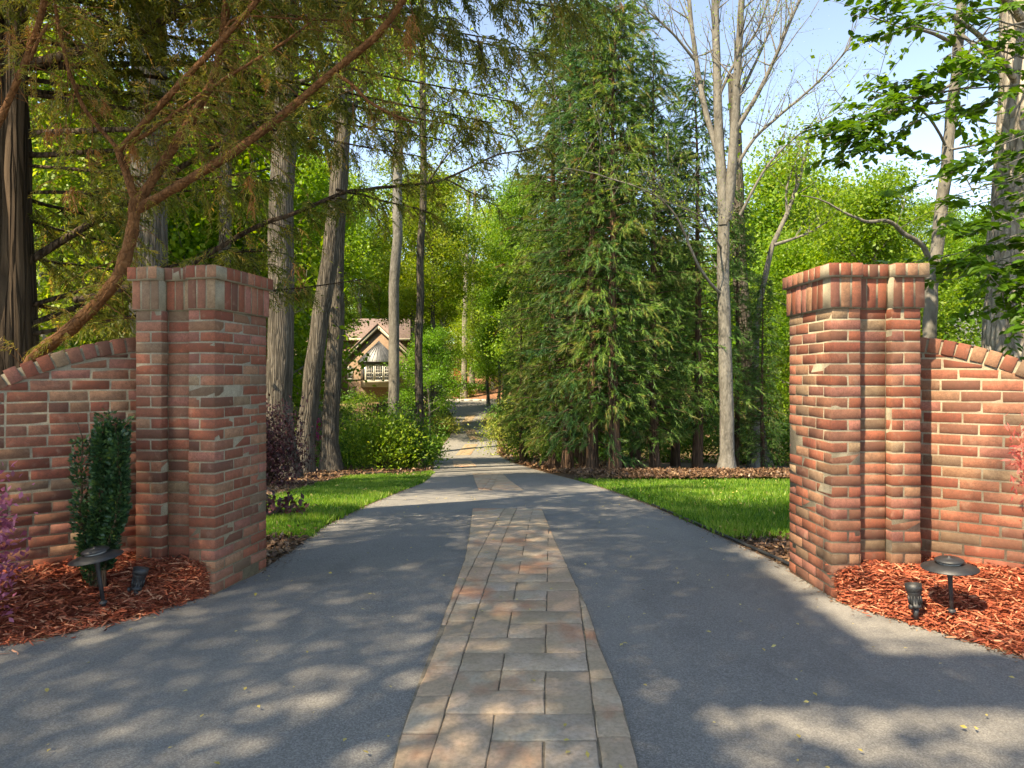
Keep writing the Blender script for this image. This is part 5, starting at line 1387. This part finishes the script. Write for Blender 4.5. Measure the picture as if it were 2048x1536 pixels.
# side light of the bay, on its slanted face
wn = thing("x", None, None); bpy.data.objects.remove(wn)
def slant(b):
    a = np.array([bx0 + .1, -.15]); c = np.array([bx0 + .68, -dpt + .1]); nrm = unit(np.array([(c - a)[1], -(c - a)[0]]))
    if nrm[0] > 0: nrm = -nrm
    a, c = a + nrm * .03, c + nrm * .03
    b.add([(*a, HZ(760)), (*c, HZ(760)), (*c, HZ(732)), (*a, HZ(732)), (*(a - nrm * .1), HZ(760)), (*(c - nrm * .1), HZ(760)), (*(c - nrm * .1), HZ(732)), (*(a - nrm * .1), HZ(732))], np.array([[0, 1, 2, 3], [0, 4, 5, 1], [2, 6, 7, 3], [1, 5, 6, 2], [0, 3, 7, 4]]))
part("pane", slant, "glass", bay)
part("sill", lambda b: b.box(bx0 + .6, bx1 - .6, -dpt - .2, -dpt - .02, HZ(764.5), HZ(762.5)), "white", bay)
# entry wing: second gable, arched window, door, steps
part("entry_wall", lambda b: b.prism([(HX(540), -2.5), (HX(640), -2.5), (HX(668), -2.5), (HX(668), HZ(676)), (HX(640), HZ(640)), (HX(600), HZ(676)), (HX(540), HZ(676))], .3, 1.45, lambda a, c, d: (a, d, c)), "housebrick")
part("rake_board", lambda b: b.prism([(HX(591), HZ(677)), (HX(591), HZ(671)), (HX(640), HZ(631)), (HX(640), HZ(637))], .1, .24, lambda a, c, d: (a, d, c)), "white")
part("rake_board", lambda b: b.prism([(HX(640), HZ(637)), (HX(640), HZ(631)), (HX(690), HZ(671)), (HX(690), HZ(677))], .1, .24, lambda a, c, d: (a, d, c)), "white")
part("entry_roof", lambda b: b.prism([(HX(588), HZ(676)), (HX(588), HZ(673)), (HX(640), HZ(629)), (HX(692), HZ(673)), (HX(692), HZ(676)), (HX(640), HZ(632))], .05, 6, lambda a, c, d: (a, d, c)), "shingle")
part("fascia", lambda b: b.box(HX(540), HX(604), .02, .16, HZ(678), HZ(673)), "white")
part("downspout", lambda b: b.box(HX(596), HX(597.5), .15, .25, HZ(775), HZ(678)), "white")
window(HX(582), HX(590), HZ(762), HZ(735), .2, 2, 4)
window(HX(540), HX(552), HZ(762), HZ(735), .2, 3, 4)
dd = part("door", lambda b: b.box(HX(605), HX(618), .2, .35, HZ(766), HZ(724)), "wood")
part("handle", lambda b: b.box(HX(616), HX(617), .14, .19, HZ(748), HZ(745)), "white", dd)
part("column", lambda b: lathe(b, [(.2, HZ(766)), (.2, HZ(764)), (.15, HZ(763)), (.13, HZ(710)), (.2, HZ(708)), (.2, HZ(706))], 12, Matrix.Translation((HX(603), -.4, 0))), "white", smooth=True)
def arch(b):
    a = np.linspace(0, math.pi, 9); c = HX(598); r_ = .45
    tube(b, [(c + r_ * math.cos(q), .22, HZ(716) + r_ * math.sin(q) * 1.3) for q in a], .08, 6)
part("arched_window_trim", arch, "white")
part("arched_window_glass", lambda b: b.prism([(HX(598) + .4 * math.cos(q), HZ(716) + .5 * math.sin(q)) for q in np.linspace(0, math.pi, 9)], .24, .28, lambda a, c, d: (a, d, c)), "glass")
for k in range(7):
    part("step", lambda b: b.box(HX(586), HX(612), -.35 * k - .35, -.35 * k, -2.0, HZ(769 + 4 * k)), "stone")
part("foundation_cap", lambda b: b.box(HX(690), HX(720), -.06, -.001, HZ(760), HZ(757.5)), "stone")
window(HX(697), HX(704), HZ(757), HZ(735), -.05, 2, 4)
window(HX(803), HX(812), HZ(757), HZ(735), -.05, 2, 4)
# brick posts on the bank
for px, lb in ((851, "brick post on the bank nearest the house"), (868, "brick post on the bank nearest the slender pale trunk")):
    Y_ = 92; t = thing("brick_post", lb, "post", ((px - 1024) / FPX * Y_, Y_, float(P(Y_))), "brick posts on the far bank")
    b = Buf(); b.box(-.3, .3, -.3, .3, -.3, 1.25); b.obj("shaft", M["housebrick"], t)
    b = Buf(); b.box(-.36, .36, -.36, .36, 1.251, 1.38); b.obj("cap", M["stone"], t)
# red mulch on the far bank
ribbon("far_mulch_bank", Yend + 5.4, 92, lambda y: -16.0, lambda y: -1.0, .02, m_plain("far_red_mulch", (.22, .105, .06), .95, .5, 3, .5), 8)
# neighbour's roof beyond the sunlit wall
Yn = 40.0
nb = ((2080 - 1024) / FPX * Yn, Yn, float(P(Yn)))
t = thing("neighbour_house", "grey shingled roof corner peeking over the sunlit wall", "house", nb)
ze = CAMZ - (700 - HORY) / FPX * Yn - nb[2]; zr = CAMZ - (600 - HORY) / FPX * Yn - nb[2]
b = Buf(); b.box(-4.6, 6, 0, 8, -.5, ze); b.obj("wall", M["housebrick"], t)
b = Buf(); b.add([(-5.1, -.5, ze), (6.5, -.5, ze), (6.5, 8.5, ze), (-5.1, 8.5, ze), (-.6, 4, zr), (2, 4, zr), (-5.1, -.5, ze - .15), (6.5, -.5, ze - .15), (6.5, 8.5, ze - .15), (-5.1, 8.5, ze - .15)], [np.array([[0, 1, 5, 4], [2, 3, 4, 5], [6, 7, 1, 0], [7, 8, 2, 1], [8, 9, 3, 2], [9, 6, 0, 3]]), np.array([[1, 2, 5], [3, 0, 4]])])
b.obj("roof", M["greyshingle"], t)
print("objects", len(bpy.data.objects), "tris", sum(len(m.polygons) for m in bpy.data.meshes))
